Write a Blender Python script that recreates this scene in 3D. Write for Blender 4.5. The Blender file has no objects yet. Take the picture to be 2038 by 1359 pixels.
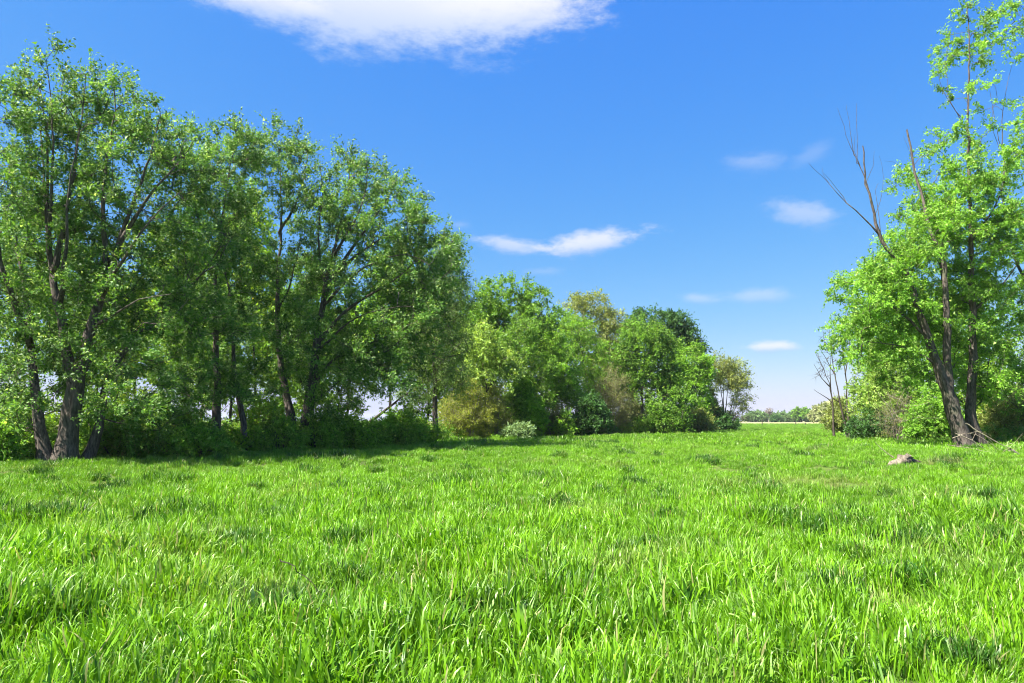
import bpy, math, random
import numpy as np
from mathutils import Vector

# ------------------------------------------------------------------ camera
S = bpy.context.scene
COL = S.collection
F, CX, CY, HOR = 1350.0, 1019.0, 679.5, 836.0
PITCH = math.atan((HOR - CY) / F)
EYE = 1.6
cam_d = bpy.data.cameras.new('camera')
cam = bpy.data.objects.new('camera', cam_d)
COL.objects.link(cam)
cam.location = (0, 0, EYE)
cam.rotation_euler = (math.pi / 2 + PITCH, 0, 0)
cam_d.sensor_width = 36
cam_d.lens = 36 * F / 2038
cam_d.clip_start = 0.05
cam_d.clip_end = 9000
S.camera = cam
CT, ST = math.cos(PITCH), math.sin(PITCH)


def ray(px, py):
    u, v = (px - CX) / F, (CY - py) / F
    return np.array([u, CT - v * ST, ST + v * CT])


def at(px, py, D):
    """the point seen at a photo pixel, at world depth Y = D"""
    d = ray(px, py)
    return np.array([0, 0, EYE]) + d * (D / d[1])


# ------------------------------------------------------------------ light
SUN_EL = math.radians(54)
SUN_AZ = math.atan2(-0.88, -0.46)          # x, y of the direction towards the sun
TO_SUN = np.array([math.sin(SUN_AZ) * math.cos(SUN_EL), math.cos(SUN_AZ) * math.cos(SUN_EL), math.sin(SUN_EL)])
sun_d = bpy.data.lights.new('sun', 'SUN')
sun_d.energy = 5.0
sun_d.angle = math.radians(0.53)
sun_d.color = (1.0, 0.95, 0.85)
sun = bpy.data.objects.new('sun', sun_d)
COL.objects.link(sun)
sun.rotation_euler = Vector(TO_SUN).to_track_quat('Z', 'Y').to_euler()

SKY_STRENGTH = 0.11
EXPOSURE = 2.0
S.view_settings.view_transform = 'Standard'
S.view_settings.look = 'None'
S.view_settings.exposure = EXPOSURE
S.view_settings.gamma = 1
S.view_settings.use_curve_mapping = False
S.cycles.use_denoising = True
S.cycles.filter_width = 1.05
S.cycles.max_bounces = 6
S.cycles.diffuse_bounces = 3
S.cycles.glossy_bounces = 2
S.cycles.transmission_bounces = 5
S.cycles.transparent_max_bounces = 8
S.cycles.sample_clamp_indirect = 4.0


# ------------------------------------------------------------------ node helper
class N:
    """tiny expression builder for shader maths"""
    def __init__(self, tree):
        self.t = tree

    def new(self, kind, **kw):
        n = self.t.nodes.new(kind)
        for k, v in kw.items():
            setattr(n, k, v)
        return n

    def put(self, sock, v):
        if hasattr(v, 'is_output'):
            self.t.links.new(v, sock)
        else:
            sock.default_value = v

    def m(self, op, a, b=0.0, c=None, clamp=False):
        n = self.new('ShaderNodeMath', operation=op, use_clamp=clamp)
        self.put(n.inputs[0], a)
        self.put(n.inputs[1], b)
        if c is not None:
            self.put(n.inputs[2], c)
        return n.outputs[0]

    def mix(self, f, a, b, blend='MIX'):
        n = self.new('ShaderNodeMix', data_type='RGBA', blend_type=blend)
        self.put(n.inputs[0], f)
        self.put(n.inputs[6], a if hasattr(a, 'is_output') else tuple(a) + (1,) * (4 - len(a)))
        self.put(n.inputs[7], b if hasattr(b, 'is_output') else tuple(b) + (1,) * (4 - len(b)))
        return n.outputs[2]

    def sstep(self, v, lo, hi):
        n = self.new('ShaderNodeMapRange', interpolation_type='SMOOTHSTEP')
        self.put(n.inputs[0], v)
        n.inputs[1].default_value, n.inputs[2].default_value = lo, hi
        return n.outputs[0]

    def noise(self, vec, scale, detail=4, rough=0.55):
        n = self.new('ShaderNodeTexNoise')
        if vec is not None:
            self.put(n.inputs['Vector'], vec)
        n.inputs['Scale'].default_value = scale
        n.inputs['Detail'].default_value = detail
        n.inputs['Roughness'].default_value = rough
        return n.outputs[0]


def lin(r, g, b):
    def f(c):
        c /= 255
        return c / 12.92 if c <= 0.04045 else ((c + 0.055) / 1.055) ** 2.4
    return (f(r), f(g), f(b))


# ------------------------------------------------------------------ sky
world = bpy.data.worlds.new('World')
S.world = world
world.use_nodes = True
wt = world.node_tree
wt.nodes.clear()
w = N(wt)
sky = w.new('ShaderNodeTexSky', sky_type='NISHITA')
sky.sun_disc = False
sky.sun_elevation = SUN_EL
sky.sun_rotation = SUN_AZ
sky.altitude = 0
sky.air_density = 1.0
sky.dust_density = 0.6
sky.ozone_density = 3.0
geo = w.new('ShaderNodeTexCoord')
dirv = geo.outputs['Generated']
sep = w.new('ShaderNodeSeparateXYZ')
w.put(sep.inputs[0], dirv)
az = w.m('ARCTAN2', sep.outputs[0], sep.outputs[1])
el = w.m('ARCSINE', sep.outputs[2])
# the photograph's deeper, bluer rendering of the clear sky, per channel
hs = w.new('ShaderNodeHueSaturation')
hs.inputs['Saturation'].default_value = 1.22
w.put(hs.inputs['Color'], sky.outputs[0])
sc_ = w.new('ShaderNodeSeparateColor')
w.put(sc_.inputs[0], hs.outputs[0])
KS = 0.185 / (SKY_STRENGTH * 2 ** EXPOSURE)
cc_ = w.new('ShaderNodeCombineColor')
w.put(cc_.inputs[0], w.m('MULTIPLY', sc_.outputs[0], 0.77 * KS))
w.put(cc_.inputs[1], w.m('MULTIPLY', w.m('POWER', w.m('MULTIPLY', sc_.outputs[1], 0.185), 0.66), 0.765 / 0.185 * KS))
w.put(cc_.inputs[2], w.m('ADD', w.m('MULTIPLY', sc_.outputs[2], 0.14 * KS), 0.85 / 0.185 * KS))
colr = cc_.outputs[0]
# clouds: a few fair-weather puffs, each an uneven ellipse on the sky
mp = w.new('ShaderNodeMapping')
mp.inputs['Scale'].default_value = (1, 1, 2.4)
w.put(mp.inputs[0], dirv)
n1 = w.noise(mp.outputs[0], 7.0, 6, 0.6)
n2 = w.noise(mp.outputs[0], 38.0, 7, 0.68)
wob = w.m('ADD', w.m('MULTIPLY', w.m('SUBTRACT', n1, 0.5), 2.6), w.m('MULTIPLY', w.m('SUBTRACT', n2, 0.5), 1.5))
CLOUDS = [  # centre px, py, rx, ry in photo pixels, opacity, softness, tilt
    (790, -40, 390, 135, 1.0, 0.62, 0.0), (510, -5, 120, 30, 0.7, 0.7, 0.05), (1010, 15, 190, 66, 0.75, 0.7, 0.0),
    (1020, 488, 105, 24, 0.55, 0.9, -0.14), (1180, 482, 140, 26, 0.78, 0.8, 0.12),
    (1600, 428, 75, 30, 0.36, 0.9, -0.2), (1500, 322, 70, 26, 0.2, 1.0, 0.0), (1610, 312, 40, 20, 0.12, 1.0, 0.3),
    (1535, 690, 60, 14, 0.75, 0.8, 0.0), (1515, 588, 75, 18, 0.28, 1.0, 0.0), (1385, 594, 50, 14, 0.28, 1.0, -0.1),
    (1085, 540, 60, 12, 0.14, 1.0, 0.0), (915, 448, 40, 14, 0.16, 1.0, 0.0),
    (3000, 250, 300, 70, 0.7, 0.8, 0.0), (-1400, 300, 320, 60, 0.7, 0.8, 0.0),
]
for (cpx, cpy, crx, cry, op, soft, tilt) in CLOUDS:
    d = ray(cpx, cpy)
    d = d / np.linalg.norm(d)
    a0, e0 = math.atan2(d[0], d[1]), math.asin(d[2])
    k = 1.0 / F
    da = w.m('MULTIPLY', w.m('SUBTRACT', az, a0), math.cos(e0))
    de = w.m('SUBTRACT', el, e0)
    if tilt:
        de = w.m('SUBTRACT', de, w.m('MULTIPLY', da, tilt))
    qx = w.m('DIVIDE', da, crx * k * 0.95)
    qy = w.m('DIVIDE', de, cry * k)
    r2 = w.m('SQRT', w.m('ADD', w.m('MULTIPLY', qx, qx), w.m('MULTIPLY', qy, qy)))
    f = w.m('ADD', r2, w.m('MULTIPLY', wob, 0.45 if cry > 50 else 0.75))
    mask = w.m('MULTIPLY', w.sstep(f, 1.08, 1.08 - soft), op)
    base = w.sstep(qy, -1.0, 0.25)
    cc = w.mix(base, tuple(q / 0.185 * KS for q in (0.50, 0.66, 1.0)), tuple(q / 0.185 * KS for q in (0.98, 0.99, 1.04)))
    colr = w.mix(mask, colr, cc)
bg = w.new('ShaderNodeBackground')
bg.inputs[1].default_value = SKY_STRENGTH
w.put(bg.inputs[0], colr)
wo = w.new('ShaderNodeOutputWorld')
wt.links.new(bg.outputs[0], wo.inputs[0])


# ------------------------------------------------------------------ tags and meshes
def tag(o, label=None, cat=None, group=None, kind=None):
    if label:
        o['label'] = label
    if cat:
        o['category'] = cat
    if group:
        o['group'] = group
    if kind:
        o['kind'] = kind
    return o


def empty(name, loc):
    o = bpy.data.objects.new(name, None)
    o.empty_display_size = 0.2
    COL.objects.link(o)
    o.location = loc
    return o


def mesh_np(name, V, faces, mat, parent=None, attrs=None, smooth=False, origin=None):
    """faces: an (n,k) int array, or a list of such arrays"""
    me = bpy.data.meshes.new(name)
    V = np.asarray(V, dtype=np.float32)
    if origin is not None:
        V = V - np.asarray(origin, dtype=np.float32)
    fl = faces if isinstance(faces, list) else [faces]
    fl = [np.asarray(f, dtype=np.int32) for f in fl if len(f)]
    nl = sum(f.size for f in fl)
    nf = sum(len(f) for f in fl)
    me.vertices.add(len(V))
    me.vertices.foreach_set('co', V.ravel())
    me.loops.add(nl)
    me.loops.foreach_set('vertex_index', np.concatenate([f.ravel() for f in fl]))
    me.polygons.add(nf)
    tot = np.concatenate([np.full(len(f), f.shape[1], dtype=np.int32) for f in fl])
    st = np.concatenate([[0], np.cumsum(tot)[:-1]]).astype(np.int32)
    me.polygons.foreach_set('loop_start', st)
    me.polygons.foreach_set('loop_total', tot)
    if smooth:
        me.polygons.foreach_set('use_smooth', np.ones(nf, dtype=bool))
    if attrs:
        for k, a in attrs.items():
            a = np.asarray(a, dtype=np.float32)
            at_ = me.attributes.new(k, 'FLOAT_COLOR' if a.ndim == 2 else 'FLOAT', 'POINT')
            at_.data.foreach_set('color' if a.ndim == 2 else 'value', a.ravel())
    me.update(calc_edges=True)
    me.validate()
    me.materials.append(mat)
    o = bpy.data.objects.new(name, me)
    COL.objects.link(o)
    if parent is not None:
        o.parent = parent
    return o


def new_mat(name):
    m = bpy.data.materials.new(name)
    m.use_nodes = True
    m.node_tree.nodes.clear()
    n = N(m.node_tree)
    out = n.new('ShaderNodeOutputMaterial')
    return m, n, out


def principled(n, color, rough=0.6, spec=0.3, normal=None):
    p = n.new('ShaderNodeBsdfPrincipled')
    n.put(p.inputs['Base Color'], color if hasattr(color, 'is_output') else tuple(color) + (1,))
    n.put(p.inputs['Roughness'], rough)
    p.inputs['Specular IOR Level'].default_value = spec
    if normal is not None:
        n.put(p.inputs['Normal'], normal)
    return p


# ------------------------------------------------------------------ materials
def leaf_mat(name, dark, light, accent, trans=0.4, acc_amt=0.12, rough=0.5, spec=0.22):
    m, n, out = new_mat(name)
    a = n.new('ShaderNodeAttribute', attribute_name='lc')
    s = n.new('ShaderNodeSeparateColor')
    n.put(s.inputs[0], a.outputs['Color'])
    f = n.m('ADD', n.m('MULTIPLY', s.outputs[0], 0.45), n.m('MULTIPLY', s.outputs[1], 0.55))
    dark, light, accent = [(z[0] * k * 0.86, z[1] * k * 1.04, z[2] * k * 0.70) for z, k in ((dark, 0.66), (light, 1.48), (accent, 0.90))]
    c = n.mix(f, dark, light)
    c = n.mix(n.sstep(s.outputs[2], 1 - acc_amt, 1 - acc_amt * 0.4), c, accent)
    p = principled(n, c, rough, spec)
    tr = n.new('ShaderNodeBsdfTranslucent')
    n.put(tr.inputs[0], n.mix(1.0, c, (1.35, 1.25, 0.55), 'MULTIPLY'))
    mx = n.new('ShaderNodeMixShader')
    mx.inputs[0].default_value = trans + 0.04
    m.node_tree.links.new(p.outputs[0], mx.inputs[1])
    m.node_tree.links.new(tr.outputs[0], mx.inputs[2])
    m.node_tree.links.new(mx.outputs[0], out.inputs[0])
    return m


def bark_mat(name, c1, c2, sc=6.0):
    m, n, out = new_mat(name)
    tc = n.new('ShaderNodeTexCoord')
    mp = n.new('ShaderNodeMapping')
    mp.inputs['Scale'].default_value = (1, 1, 0.22)
    n.put(mp.inputs[0], tc.outputs['Object'])
    a = n.noise(mp.outputs[0], sc * 3, 6, 0.65)
    b = n.noise(tc.outputs['Object'], sc * 0.3, 3, 0.5)
    c = n.mix(n.sstep(a, 0.32, 0.68), c1, c2)
    c = n.mix(n.m('MULTIPLY', n.sstep(b, 0.5, 0.72), 0.35), c, (0.10, 0.12, 0.06))
    bp = n.new('ShaderNodeBump')
    bp.inputs['Strength'].default_value = 0.9
    bp.inputs['Distance'].default_value = 0.03
    n.put(bp.inputs['Height'], a)
    p = principled(n, c, 0.9, 0.1, bp.outputs[0])
    m.node_tree.links.new(p.outputs[0], out.inputs[0])
    return m


MAPLE = leaf_mat('maple_leaf', (0.038, 0.088, 0.022), (0.126, 0.225, 0.054), (0.40, 0.47, 0.28), 0.42, 0.22)
MAPLE_LIT = leaf_mat('sunlit_maple_leaf', (0.105, 0.215, 0.030), (0.225, 0.365, 0.062), (0.48, 0.56, 0.22), 0.44, 0.16)  # lit copy of the maple leaf, sunlight put into its colour
WILLOW = leaf_mat('grey_willow_leaf', (0.072, 0.120, 0.036), (0.150, 0.215, 0.068), (0.32, 0.36, 0.20), 0.40, 0.18)
BACKLIT = leaf_mat('backlit_leaf', (0.13, 0.22, 0.025), (0.26, 0.36, 0.05), (0.40, 0.36, 0.06), 0.45, 0.12)  # yellow glow of sun through leaves put into the colour
DEEP = leaf_mat('deep_green_leaf', (0.056, 0.125, 0.020), (0.150, 0.250, 0.036), (0.30, 0.38, 0.10), 0.38, 0.14)
DARK = leaf_mat('dark_leaf', (0.028, 0.070, 0.026), (0.065, 0.130, 0.040), (0.10, 0.18, 0.07), 0.3, 0.1)
FRESH = leaf_mat('fresh_green_leaf', (0.095, 0.190, 0.024), (0.215, 0.340, 0.045), (0.36, 0.44, 0.12), 0.44, 0.14)
OLIVE = leaf_mat('olive_leaf', (0.135, 0.155, 0.050), (0.270, 0.275, 0.100), (0.32, 0.27, 0.13), 0.38, 0.16)
GOLD = leaf_mat('golden_shrub_leaf', (0.140, 0.155, 0.030), (0.300, 0.300, 0.050), (0.34, 0.28, 0.10), 0.4, 0.20)
PALE = leaf_mat('pale_yellow_leaf', (0.145, 0.215, 0.050), (0.300, 0.375, 0.105), (0.46, 0.48, 0.22), 0.4, 0.2)
RUST = leaf_mat('rusty_leaf', (0.092, 0.096, 0.042), (0.185, 0.178, 0.078), (0.23, 0.17, 0.10), 0.3, 0.35)
SILVER = leaf_mat('silver_leaf', (0.14, 0.20, 0.11), (0.25, 0.31, 0.19), (0.38, 0.42, 0.30), 0.3, 0.2)
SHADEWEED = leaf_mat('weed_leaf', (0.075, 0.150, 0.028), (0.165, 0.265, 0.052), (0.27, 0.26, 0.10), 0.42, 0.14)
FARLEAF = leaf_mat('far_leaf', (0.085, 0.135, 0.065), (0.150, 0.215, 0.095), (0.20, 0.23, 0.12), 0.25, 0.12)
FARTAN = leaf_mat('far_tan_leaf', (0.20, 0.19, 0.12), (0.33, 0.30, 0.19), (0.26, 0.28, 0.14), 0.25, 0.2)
BARK = bark_mat('maple_bark', (0.040, 0.033, 0.028), (0.135, 0.113, 0.098))
BARK_DARK = bark_mat('dark_bark', (0.032, 0.026, 0.021), (0.090, 0.075, 0.062))
BARK_DEAD = bark_mat('weathered_bark', (0.10, 0.085, 0.07), (0.25, 0.21, 0.18))
STRAW = bark_mat('bleached_twig', (0.20, 0.165, 0.12), (0.42, 0.36, 0.27))

# ------------------------------------------------------------------ ground
rng = np.random.default_rng(11)


def smooth01(t):
    t = np.clip(t, 0, 1)
    return t * t * (3 - 2 * t)


def G(x, y):
    x = np.asarray(x, dtype=float)
    y = np.asarray(y, dtype=float)
    r = np.hypot(x, y)
    z = 0.38 * smooth01((r - 4) / 24)
    fade = np.clip(1 - r / 160, 0, 1)
    z = z + fade * (0.055 * np.sin(0.55 * x + 1.3 * np.sin(0.31 * y)) * np.cos(0.47 * y + 0.8) + 0.035 * np.sin(1.3 * x + 0.7 * y) * np.sin(1.1 * y - 0.5 * x + 1))
    return z


def vnoise(x, y, scale, seed):
    """value noise, smooth, 0..1"""
    r = np.random.default_rng(seed)
    T = r.random((128, 128))
    u, v = x / scale + 1000.3, y / scale + 1000.7
    i, j = np.floor(u).astype(int), np.floor(v).astype(int)
    fu, fv = u - i, v - j
    fu, fv = fu * fu * (3 - 2 * fu), fv * fv * (3 - 2 * fv)
    a, b = T[i % 128, j % 128], T[(i + 1) % 128, j % 128]
    c, d = T[i % 128, (j + 1) % 128], T[(i + 1) % 128, (j + 1) % 128]
    return (a * (1 - fu) + b * fu) * (1 - fv) + (c * (1 - fu) + d * fu) * fv


def build_ground():
    # radial sheet, fine near the camera, reaching the horizon
    rr = np.concatenate([[0.0], np.geomspace(0.6, 40, 90), np.geomspace(42, 3000, 50)])
    na = 160
    th = np.linspace(0, 2 * math.pi, na, endpoint=False)
    V = []
    for r in rr:
        x, y = r * np.sin(th), r * np.cos(th)
        V.append(np.stack([x, y, G(x, y)], 1))
    V = np.concatenate(V)
    Fq = []
    for i in range(len(rr) - 1):
        a = i * na + np.arange(na)
        b = i * na + (np.arange(na) + 1) % na
        Fq.append(np.stack([a, b, b + na, a + na], 1)[:, ::-1])
    m, n, out = new_mat('meadow_soil')
    tc = n.new('ShaderNodeTexCoord')
    a = n.noise(tc.outputs['Object'], 0.35, 5, 0.6)
    b = n.noise(tc.outputs['Object'], 5.0, 4, 0.6)
    c = n.mix(n.sstep(a, 0.35, 0.65), (0.045, 0.075, 0.016), (0.085, 0.14, 0.022))
    b2 = n.noise(tc.outputs['Object'], 38.0, 5, 0.7)
    c = n.mix(n.m('MULTIPLY', n.sstep(b, 0.42, 0.64), 0.6), c, (0.060, 0.050, 0.026))
    c = n.mix(n.m('MULTIPLY', n.sstep(b2, 0.54, 0.68), 0.5), c, (0.15, 0.14, 0.07))
    p = principled(n, c, 0.95, 0.05)
    m.node_tree.links.new(p.outputs[0], out.inputs[0])
    o = mesh_np('ground', V, np.concatenate(Fq), m, smooth=True)
    tag(o, kind='structure')


build_ground()

# edges of the meadow: (depth, x) of the left and the right tree line
LE = np.array([(-5, -22), (10, -17.5), (17, -14.6), (20, -13.4), (25, -10.9), (28, -9.0), (36, -4.4), (44, -2.6), (48, 2.0), (52, 6.2),
               (60, 11.4), (66, 17.0), (80, 24.5), (95, 27), (150, 30), (400, 40)], dtype=float)
RE = np.array([(-5, 40), (20, 30), (27, 22.5), (32, 21.5), (38, 22.0), (45, 22.4), (60, 30), (80, 38), (120, 54), (240, 112), (400, 190)], dtype=float)


def left_edge(y):
    return np.interp(y, LE[:, 0], LE[:, 1])


def right_edge(y):
    return np.interp(y, RE[:, 0], RE[:, 1])


def strip(name, poly_rows, mat, lift):
    """sheet between two edges given as rows (y, x0, x1)"""
    V, Fq = [], []
    k = 24
    for (y, x0, x1) in poly_rows:
        xs = np.linspace(x0, x1, k)
        V.append(np.stack([xs, np.full(k, y), G(xs, np.full(k, y)) + lift], 1))
    for i in range(len(poly_rows) - 1):
        a = i * k + np.arange(k - 1)
        Fq.append(np.stack([a, a + 1, a + k + 1, a + k], 1))
    o = mesh_np(name, np.concatenate(V), np.concatenate(Fq), mat, smooth=True)
    return tag(o, kind='structure')


def field_mat():
    m, n, out = new_mat('dry_field')
    tc = n.new('ShaderNodeTexCoord')
    a = n.noise(tc.outputs['Object'], 0.08, 5, 0.6)
    c = n.mix(n.sstep(a, 0.35, 0.65), (0.20, 0.20, 0.09), (0.30, 0.27, 0.14))
    p = principled(n, c, 0.95, 0.05)
    m.node_tree.links.new(p.outputs[0], out.inputs[0])
    return m


FIELD = field_mat()
strip('far_field', [(235, -40, 700), (300, -40, 900), (450, -60, 1200), (900, -100, 2000)], FIELD, 0.05)
strip('stubble_field', [(y, -260, float(left_edge(y)) - 11) for y in (26, 32, 40, 50, 60, 75, 95, 130, 230)], FIELD, 0.03)


# ------------------------------------------------------------------ branching plants
def unit(v):
    n = np.linalg.norm(v, axis=-1, keepdims=True)
    return v / np.maximum(n, 1e-9)


def tubes(chains, radf, sides_f):
    """chains: list of (pts (n,3), radii (n)); returns V, quads"""
    V, Q, off = [], [], 0
    for P, R in chains:
        n = len(P)
        if n < 2:
            continue
        rmax = R.max()
        k = 10 if rmax > 0.16 else 7 if rmax > 0.06 else 5 if rmax > 0.025 else 3
        T = np.empty_like(P)
        T[1:-1] = P[2:] - P[:-2]
        T[0] = P[1] - P[0]
        T[-1] = P[-1] - P[-2]
        T = unit(T)
        ref = np.array([1.0, 0.13, 0.07])
        A = unit(ref - T * (T @ ref)[:, None])
        B = np.cross(T, A)
        th = np.arange(k) * 2 * math.pi / k
        lump = 1.0
        if rmax > 0.1:
            lump = 1 + 0.09 * np.sin(3 * th + P[0, 0] * 5)[None, :] + 0.05 * np.random.default_rng(n).standard_normal((n, k))
        ring = (np.cos(th)[None, :, None] * A[:, None, :] + np.sin(th)[None, :, None] * B[:, None, :]) * (R[:, None] * lump)[..., None]
        V.append((P[:, None, :] + ring).reshape(-1, 3))
        i = np.arange(n - 1)[:, None] * k
        j = np.arange(k)[None, :]
        j2 = (j + 1) % k
        Q.append((np.stack([i + j, i + j2, i + j2 + k, i + j + k], -1) + off).reshape(-1, 4))
        off += n * k
    return np.concatenate(V), np.concatenate(Q)


def resample(P, step, jit, r):
    P = np.asarray(P, dtype=float)
    # Catmull-Rom through the points
    out = [P[0]]
    n = len(P)
    for i in range(n - 1):
        p0 = P[max(i - 1, 0)]
        p1, p2 = P[i], P[i + 1]
        p3 = P[min(i + 2, n - 1)]
        L = np.linalg.norm(p2 - p1)
        m = max(2, int(L / step))
        for s in range(1, m + 1):
            t = s / m
            q = 0.5 * ((2 * p1) + (-p0 + p2) * t + (2 * p0 - 5 * p1 + 4 * p2 - p3) * t * t + (-p0 + 3 * p1 - 3 * p2 + p3) * t ** 3)
            if jit and (s < m):
                q = q + r.standard_normal(3) * jit * (1, 1, 0.4)
            out.append(q)
    return np.array(out)


class Skel:
    def __init__(self):
        self.P, self.par, self.root, self.stem_r, self.dir = [], [], [], [], []

    def add(self, p, par, root, sr, d):
        self.P.append(p)
        self.par.append(par)
        self.root.append(root)
        self.stem_r.append(sr)
        self.dir.append(d)
        return len(self.P) - 1


def leaves_mesh(name, C, Dirs, rows, mat, parent, origin, r):
    """C cluster centres with Dirs; rows: parameters. returns the leaf object and twig segments"""
    nC = len(C)
    K = rows['twigs']
    L = rows['spray'] * SPRAY
    tw0 = np.repeat(C, K, axis=0)
    rd = r.standard_normal((nC * K, 3))
    bias = np.array(rows.get('bias', (0, 0, 0.15)))
    td = unit(np.repeat(unit(Dirs), K, axis=0) * rows.get('along', 0.7) + unit(rd) * 1.0 + bias)
    tl = L * r.uniform(0.45, 1.1, nC * K)
    tw1 = tw0 + td * tl[:, None]
    m = int(round(rows['leaves'] * LMUL))
    nl = nC * K * m
    TOTAL[0] += nl
    s = r.uniform(0.12, 1.08, nl)
    base = np.repeat(tw0, m, axis=0) + np.repeat(td * tl[:, None], m, axis=0) * s[:, None]
    base += r.standard_normal((nl, 3)) * rows.get('jit', 0.06) * L
    base[:, 2] -= rows.get('sag', 0.1) * L * s ** 2
    sz = rows['size'] * np.exp(r.standard_normal(nl) * 0.25)
    droop = rows.get('droop', 0.5)
    wind = np.array(rows.get('wind', (0, 0, 0)))
    ld = unit(np.repeat(td, m, axis=0) * 0.5 + unit(r.standard_normal((nl, 3))) * 0.85 + np.array([0, 0, -droop]) + wind)
    nrm = unit(r.standard_normal((nl, 3))) + np.array([0, 0, rows.get('up', 0.6)])
    nrm = unit(nrm - ld * np.sum(nrm * ld, 1, keepdims=True))
    sd = np.cross(ld, nrm)
    wdt = rows.get('aspect', 0.62) * sz * r.uniform(0.8, 1.2, nl)
    v0 = base
    mid = base + ld * (sz * 0.42)[:, None] + nrm * (sz * 0.10)[:, None]
    v1 = mid + sd * (wdt * 0.5)[:, None]
    v2 = base + ld * sz[:, None] - nrm * (sz * 0.10)[:, None]
    v3 = mid - sd * (wdt * 0.5)[:, None]
    if rows.get('far'):      # too far to show a fold: one triangle a leaf
        V = np.stack([v0 + sd * (wdt * 0.45)[:, None], v2, v3], 1).reshape(-1, 3)
        Tm = np.arange(nl * 3).reshape(-1, 3)
    else:
        V = np.stack([v0, v1, v2, v3], 1).reshape(-1, 3)
        i = np.arange(nl) * 4
        Tm = np.stack([np.stack([i, i + 1, i + 2], 1), np.stack([i, i + 2, i + 3], 1)], 1).reshape(-1, 3)
    lc = np.empty((nl, 4))
    lc[:, 0] = r.random(nl)
    lc[:, 1] = np.repeat(r.random(nC), K * m)
    lc[:, 2] = r.random(nl)
    lc[:, 3] = 1
    o = mesh_np(name, V, Tm, mat, parent, {'lc': np.repeat(lc, 3 if rows.get('far') else 4, axis=0)}, origin=origin)
    return o, tw0, tw1


def twig_mesh(name, A, B, r0, r1, mat, parent, origin):
    d = unit(B - A)
    ref = np.array([0.3, 1.0, 0.2])
    a = unit(np.cross(d, ref))
    b = np.cross(d, a)
    V = []
    for q in range(3):
        t = q * 2.0944
        V.append(A + (math.cos(t) * a + math.sin(t) * b) * r0)
    V.append(B)
    V = np.stack(V, 1).reshape(-1, 3)
    i = np.arange(len(A)) * 4
    Q = np.concatenate([np.stack([i + k, i + (k + 1) % 3, i + 3], 1) for k in range(3)])
    return mesh_np(name, V, Q, mat, parent, origin=origin)


TRUNK = 0.72
LMUL, NMUL, SPRAY = 1.12, 1.3, 1.15
TOTAL = [0]


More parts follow.
